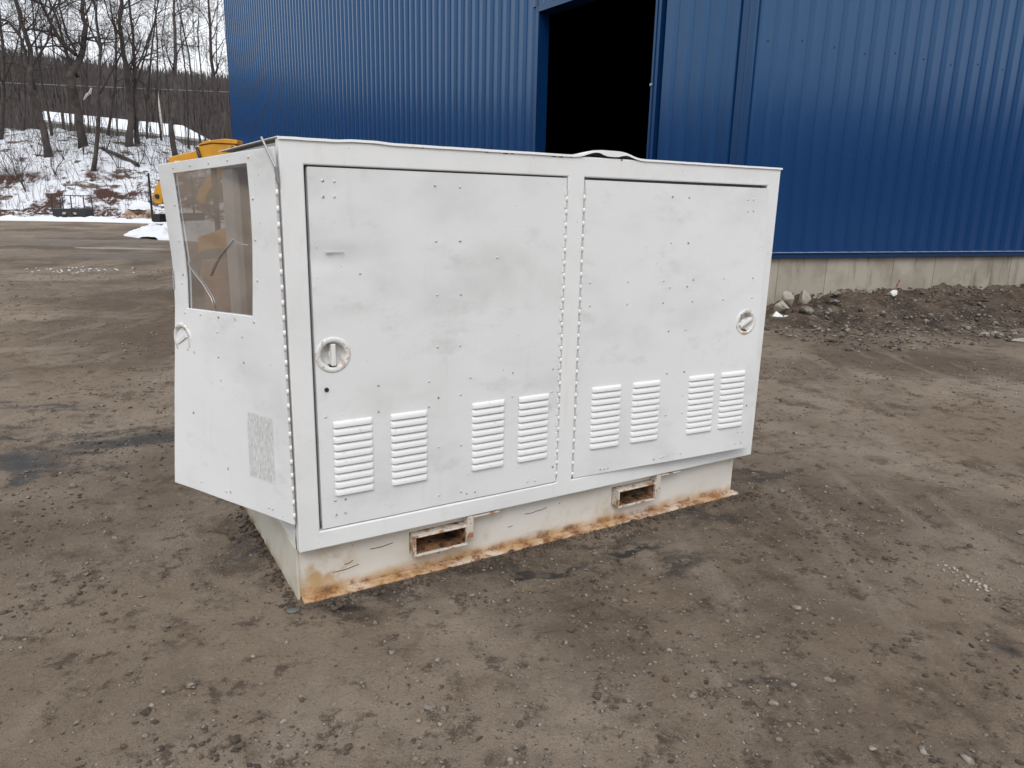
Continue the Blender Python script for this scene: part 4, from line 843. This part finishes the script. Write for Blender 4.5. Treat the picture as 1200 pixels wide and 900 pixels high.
# ------------------------------------------------------------------ bare trees
def grow(m, p, d, ln, r, lvl, R, maxl):
    n = 4 if lvl < 3 else 3; pts = [p]; rads = [r]; q = p.copy(); dd = d.copy()
    for i in range(n):
        dd = dd + R.normal(0, .16+.05*lvl, 3); dd[2] += .06; dd /= np.linalg.norm(dd); q = q+dd*ln/n; pts.append(q.copy()); rads.append(r*(1-.75*(i+1)/n))
    m.tube(pts, rads, 5 if lvl < 2 else 3, cap=False)
    if lvl >= maxl: return
    k = {1: 6, 2: 5, 3: 3}.get(lvl, 3)
    for j in range(k):
        t = R.uniform(.25, 1.); i = min(int(t*n), n-1); b = pts[i]+(pts[i+1]-pts[i])*(t*n-i); ax = pts[i+1]-pts[i]; ax /= np.linalg.norm(ax)
        s = R.normal(size=3); s -= ax*(s@ax); s /= np.linalg.norm(s); a = R.uniform(.5, 1.0); nd_ = ax*cos(a)+s*sin(a)
        grow(m, b, nd_, ln*R.uniform(.40, .68), max(r*.5*(1-.4*t), .007), lvl+1, R, maxl)
def tree(label, Y0, px, r, seed, limbs=(), nb=11, start=.35, group='bare trees on the snowy bank', maxl=4, top=5.5):
    Y = Y0+4.5; R = np.random.default_rng(seed); P = [at(u, v, Y) for u, v in px]; b = P[0]; zb = hill_at(b[0], Y); 
    P[0] = np.array([b[0], Y, zb-.15])
    if P[1][2] < P[0][2]+.3: P[1] = P[1]*1.; P[1][2] = P[0][2]+.5
    P.append(P[-1]+np.array([R.normal(0, .4), R.normal(0, .4), top]))
    P = [q+np.array([0, (0 if i == 0 else R.normal(0, .35)), 0]) for i, q in enumerate(P)]
    fine = []
    for i in range(len(P)-1):
        for k in range(3): fine.append(P[i]+(P[i+1]-P[i])*k/3+(R.normal(0, r*.18, 3) if i+k else 0))
    fine.append(P[-1]); n = len(fine); base = P[0].copy(); r *= .86
    t = thing('bare_tree', label, 'tree', tuple(base), group=group); fine = [q-base for q in fine]
    rad_ = [r*(1.25 if i == 0 else 1)*(1-.80*(i/(n-1))**1.1) for i in range(n)]
    link('trunk', MB().tube(fine, rad_, 9), bark, t, sm=True)
    c = MB()
    for lp, lr in limbs:
        q = [at(u, v, Y)-base for u, v in lp]; f2 = []
        for i in range(len(q)-1):
            for k in range(3): f2.append(q[i]+(q[i+1]-q[i])*k/3)
        f2.append(q[-1]); c.tube(f2, [lr*.8*(1-.6*i/(len(f2)-1)) for i in range(len(f2))], 7, cap=False)
        for k in range(7):
            i = R.integers(2, len(f2)-1); ax = f2[i+1]-f2[i] if i+1 < len(f2) else f2[i]-f2[i-1]; ax = ax/np.linalg.norm(ax); s = R.normal(size=3); s -= ax*(s@ax); s /= np.linalg.norm(s); grow(c, f2[i], ax*.6+s*.8, R.uniform(1.8, 3.6), lr*.4, 2, R, maxl)
    for k in range(nb):
        tq_ = start+(1-start)*(k+R.random())/nb; i = min(int(tq_*(n-1)), n-2); ax = fine[i+1]-fine[i]; ax /= np.linalg.norm(ax); a = R.uniform(0, 2*pi); s = np.array([cos(a), sin(a), R.uniform(0, .5)]); s -= ax*(s@ax); s /= np.linalg.norm(s); an = R.uniform(.6, 1.15)
        grow(c, fine[i], ax*cos(an)+s*sin(an), R.uniform(2.6, 5.4)*(1.15-.5*tq_)*(.6+min(r, .4)), max(rad_[i]*.42, .02), 1, R, maxl)
    link('crown', c.mesh('crown', False), twig, t)
    return t
tree('thick leaning bare tree second from left on the bank', 49, [(58, 193), (50, 150), (41, 105), (31, 55), (24, 25), (17, -10)], .30, 1, [([(41, 105), (25, 45), (10, 25), (-8, 18)], .14), ([(36, 80), (55, 50), (62, 20), (75, -10)], .1)], 10, .4)
tree('large forked bare tree with two heavy upper limbs', 51, [(97, 163), (93, 130), (91, 95), (89, 62), (97, 38), (99, 14), (92, -15)], .36, 2, [([(89, 64), (72, 50), (60, 28), (48, 4), (38, -25)], .2), ([(91, 90), (80, 70), (74, 48), (66, 20), (55, -5)], .17), ([(89, 60), (78, 40), (70, 10), (66, -20)], .12)], 10, .45)
tree('slender dark bare tree standing lowest on the bank, near the middle', 46.5, [(110, 209), (114, 155), (117, 105), (119, 55), (113, 10), (106, -30)], .17, 3, [([(117, 110), (132, 82), (146, 55), (165, 15)], .08), ([(119, 60), (104, 30), (98, -5)], .08)], 12, .35)
tree('thick straight bare tree right of the middle of the bank', 53, [(151, 171), (149, 130), (147, 80), (145, 30), (146, -20)], .30, 4, [([(148, 110), (165, 70), (180, 30), (188, -10)], .1)], 12, .35)
tree('bare tree close behind and right of the thick straight one', 54, [(162, 179), (160, 140), (157, 92), (153, 40), (150, -15)], .21, 5, [([(158, 105), (172, 60), (182, 20)], .09)], 11, .35)
tree('tall straight dark tree just left of the yellow loader', 50, [(206, 189), (207, 150), (206, 100), (202, 50), (200, 0)], .24, 6, [], 9, .45)
tree('tall bare tree beside the blue building edge', 56, [(252, 166), (253, 110), (249, 50), (246, 0)], .20, 7, [], 12, .35)
tree('thin tree leaning left between the tall tree and the building', 58, [(236, 168), (230, 112), (222, 62), (214, 10)], .11, 8, [], 12, .3)
tree('thin pale tree left of the tall straight dark one', 57, [(191, 185), (188, 120), (183, 50), (178, -10)], .10, 9, [], 12, .3)
tree('bare tree at the extreme left edge of the picture', 52, [(3, 186), (7, 120), (3, 50), (-4, -10)], .2, 10, [([(5, 95), (18, 60), (25, 30)], .08)], 11, .3)
tree('thin crooked tree between the forked tree and the slender one', 57, [(127, 166), (132, 95), (138, 45), (128, -10)], .12, 11, [], 12, .25)
tree('thin tree curving right behind the two thick trunks', 60, [(173, 172), (170, 120), (176, 60), (181, 0)], .12, 12, [], 12, .25)
tree('thin leaning tree close right of the thick leaning one', 54, [(62, 168), (50, 115), (42, 60), (33, 5)], .12, 13, [], 12, .3)
tree('very thin tree left of the tree by the building', 60, [(241, 166), (240, 100), (238, 40), (236, -15)], .08, 14, [], 12, .3)
tree('very thin upright tree right of the tall dark one', 59, [(221, 170), (218, 100), (213, 40), (211, -10)], .08, 15, [], 12, .3)
tree('thin tree between the two left leaning trees', 56, [(30, 170), (26, 110), (22, 60), (14, 0)], .1, 16, [], 12, .3)
tree('thin tree left of the forked tree, half hidden', 60, [(76, 165), (72, 110), (66, 60), (64, 0)], .1, 17, [], 12, .3)
tree('thin tree in front of the far shed, near the pole', 62, [(199, 176), (196, 110), (192, 50), (190, 0)], .08, 18, [], 12, .3)
tree('thin tree leaning right at the left edge, behind the first', 61, [(16, 172), (18, 110), (22, 50), (30, -5)], .09, 21, [], 13, .25)
tree('very thin tree right of the large forked tree', 63, [(104, 168), (106, 110), (104, 55), (108, 0)], .08, 22, [], 13, .25)
tree('very thin crooked tree behind the slender dark one', 64, [(138, 168), (136, 110), (141, 60), (137, 0)], .08, 23, [], 13, .25)
tree('very thin tree hugging the building edge', 64, [(257, 168), (257, 110), (254, 55), (256, 0)], .08, 24, [], 13, .25)
tree('thin pale tree between the forked tree and its left neighbour', 64, [(84, 168), (82, 110), (84, 60), (80, 0)], .08, 25, [], 13, .25)
# young saplings and brush on the bank
ORD = ['first', 'second', 'third', 'fourth', 'fifth', 'sixth', 'seventh', 'eighth', 'ninth', 'tenth', 'eleventh', 'twelfth']
def sapling(u, v, Y, h, seed, rank):
    Y += 4.5; R = np.random.default_rng(seed); b = at(u, v, Y); z = hill_at(b[0], Y); t = thing('sapling', 'thin bare sapling on the snowy bank, %s of its kind from the left' % ORD[rank], 'sapling', (b[0], Y, z-.1), group='saplings on the snowy bank')
    m = MB()
    for k in range(R.integers(2, 5)): grow(m, np.zeros(3), np.array([R.normal(0, .35), R.normal(0, .2), 1.]), h*R.uniform(.7, 1.1), .035, 2, R, 4)
    link('stems', m.mesh('stems', False), twig, t)
SAP = sorted([(78, 202, 48, 3.2), (30, 222, 45, 3.4), (22, 215, 46, 3.), (10, 205, 47, 2.6), (45, 195, 49, 2.8), (100, 196, 49, 2.6), (125, 190, 49.5, 3.), (140, 205, 47.5, 3.2), (163, 205, 48, 2.8), (178, 200, 49, 2.6), (190, 205, 48, 2.), (66, 215, 46, 2.2)], key=lambda q: at(q[0], q[1], q[2]+4.5)[0]/(q[2]+4.5))
for i, (u, v, Y, h) in enumerate(SAP): sapling(u, v, Y, h, 300+i, i)
b_ = MB(); R = np.random.default_rng(77)
for i in range(1700):
    x = R.uniform(-46, -14); y = R.uniform(47.3, 62); z = hill_at(x, y); h = R.uniform(.4, 1.6); l = R.normal(0, .3, 2)
    b_.tube([(x, y, z-.05), (x+l[0]*h*.5, y+l[1]*h*.5, z+h*.55), (x+l[0]*h*1.2, y+l[1]*h, z+h)], [.014, .011, .006], 3, cap=False)
for i in range(190):
    x = R.uniform(-80, -12); y = R.uniform(66, 100); z = hill_at(x, y); h = R.uniform(5, 16); l = R.normal(0, .06, 2)
    b_.tube([(x, y, z-.1), (x+l[0]*h*.5, y, z+h*.5), (x+l[0]*h*1.2, y+l[1]*h, z+h)], [.05, .035, .01], 3, cap=False)
link('brush', b_.mesh('brush', False), twig, kind='stuff', label='thin brush and pole thicket covering the bank', category='brush')
# fallen log, utility pole, cable, hanging branch
fa, fb = at(122, 194, 54), at(163, 213, 52.5); fa[2] = hill_at(fa[0], fa[1])+.12; fb[2] = hill_at(fb[0], fb[1])+.12
mid = (fa+fb)/2; link('fallen_log', MB().tube([fa-mid, (0, 0, .05), fb-mid], [.10, .14, .16], 8), bark, None, tuple(mid), label='dark fallen log lying across the snowy bank', category='log')
pt = at(184, 105, 75); zb = hill_at(pt[0], 75); up = thing('utility_pole', 'thin pale utility pole standing in front of the far shed', 'pole', (pt[0], 75, zb-.3))
link('shaft', MB().tube([(.25, 0, 0), (0, 0, pt[2]-zb+.4)], [.11, .075], 10), paleb, up, sm=True)
link('insulator', MB().lathe([(.0001, .12), (.05, .1), (.06, 0), (.0001, 0)], 10, Matrix.Translation((0, 0, pt[2]-zb+.4))), cablem, up)
c0 = at(-140, 92.5, 75); c1 = at(330, 112, 75); cb = []
for i in range(41):
    t = i/40; q = c0*(1-t)+c1*t; q[2] += .12-.30*sin(pi*t)*0; cb.append(q-c0)
link('overhead_cable', MB().tube(cb, .024, 6), cablem, None, tuple(c0), label='thin overhead cable crossing in front of the far hill', category='cable')
h0 = at(107, 103, 55); h1_ = at(98, 117, 55); link('broken_branch', MB().tube([(0, 0, 0), (h1_-h0)*.25+np.array([.03, 0, -.12]), (h1_-h0)*.6, h1_-h0], [.05, .10, .09, .035], 7), paleb, None, tuple(h0), label='pale broken branch stub hanging beside the forked tree', category='branch')
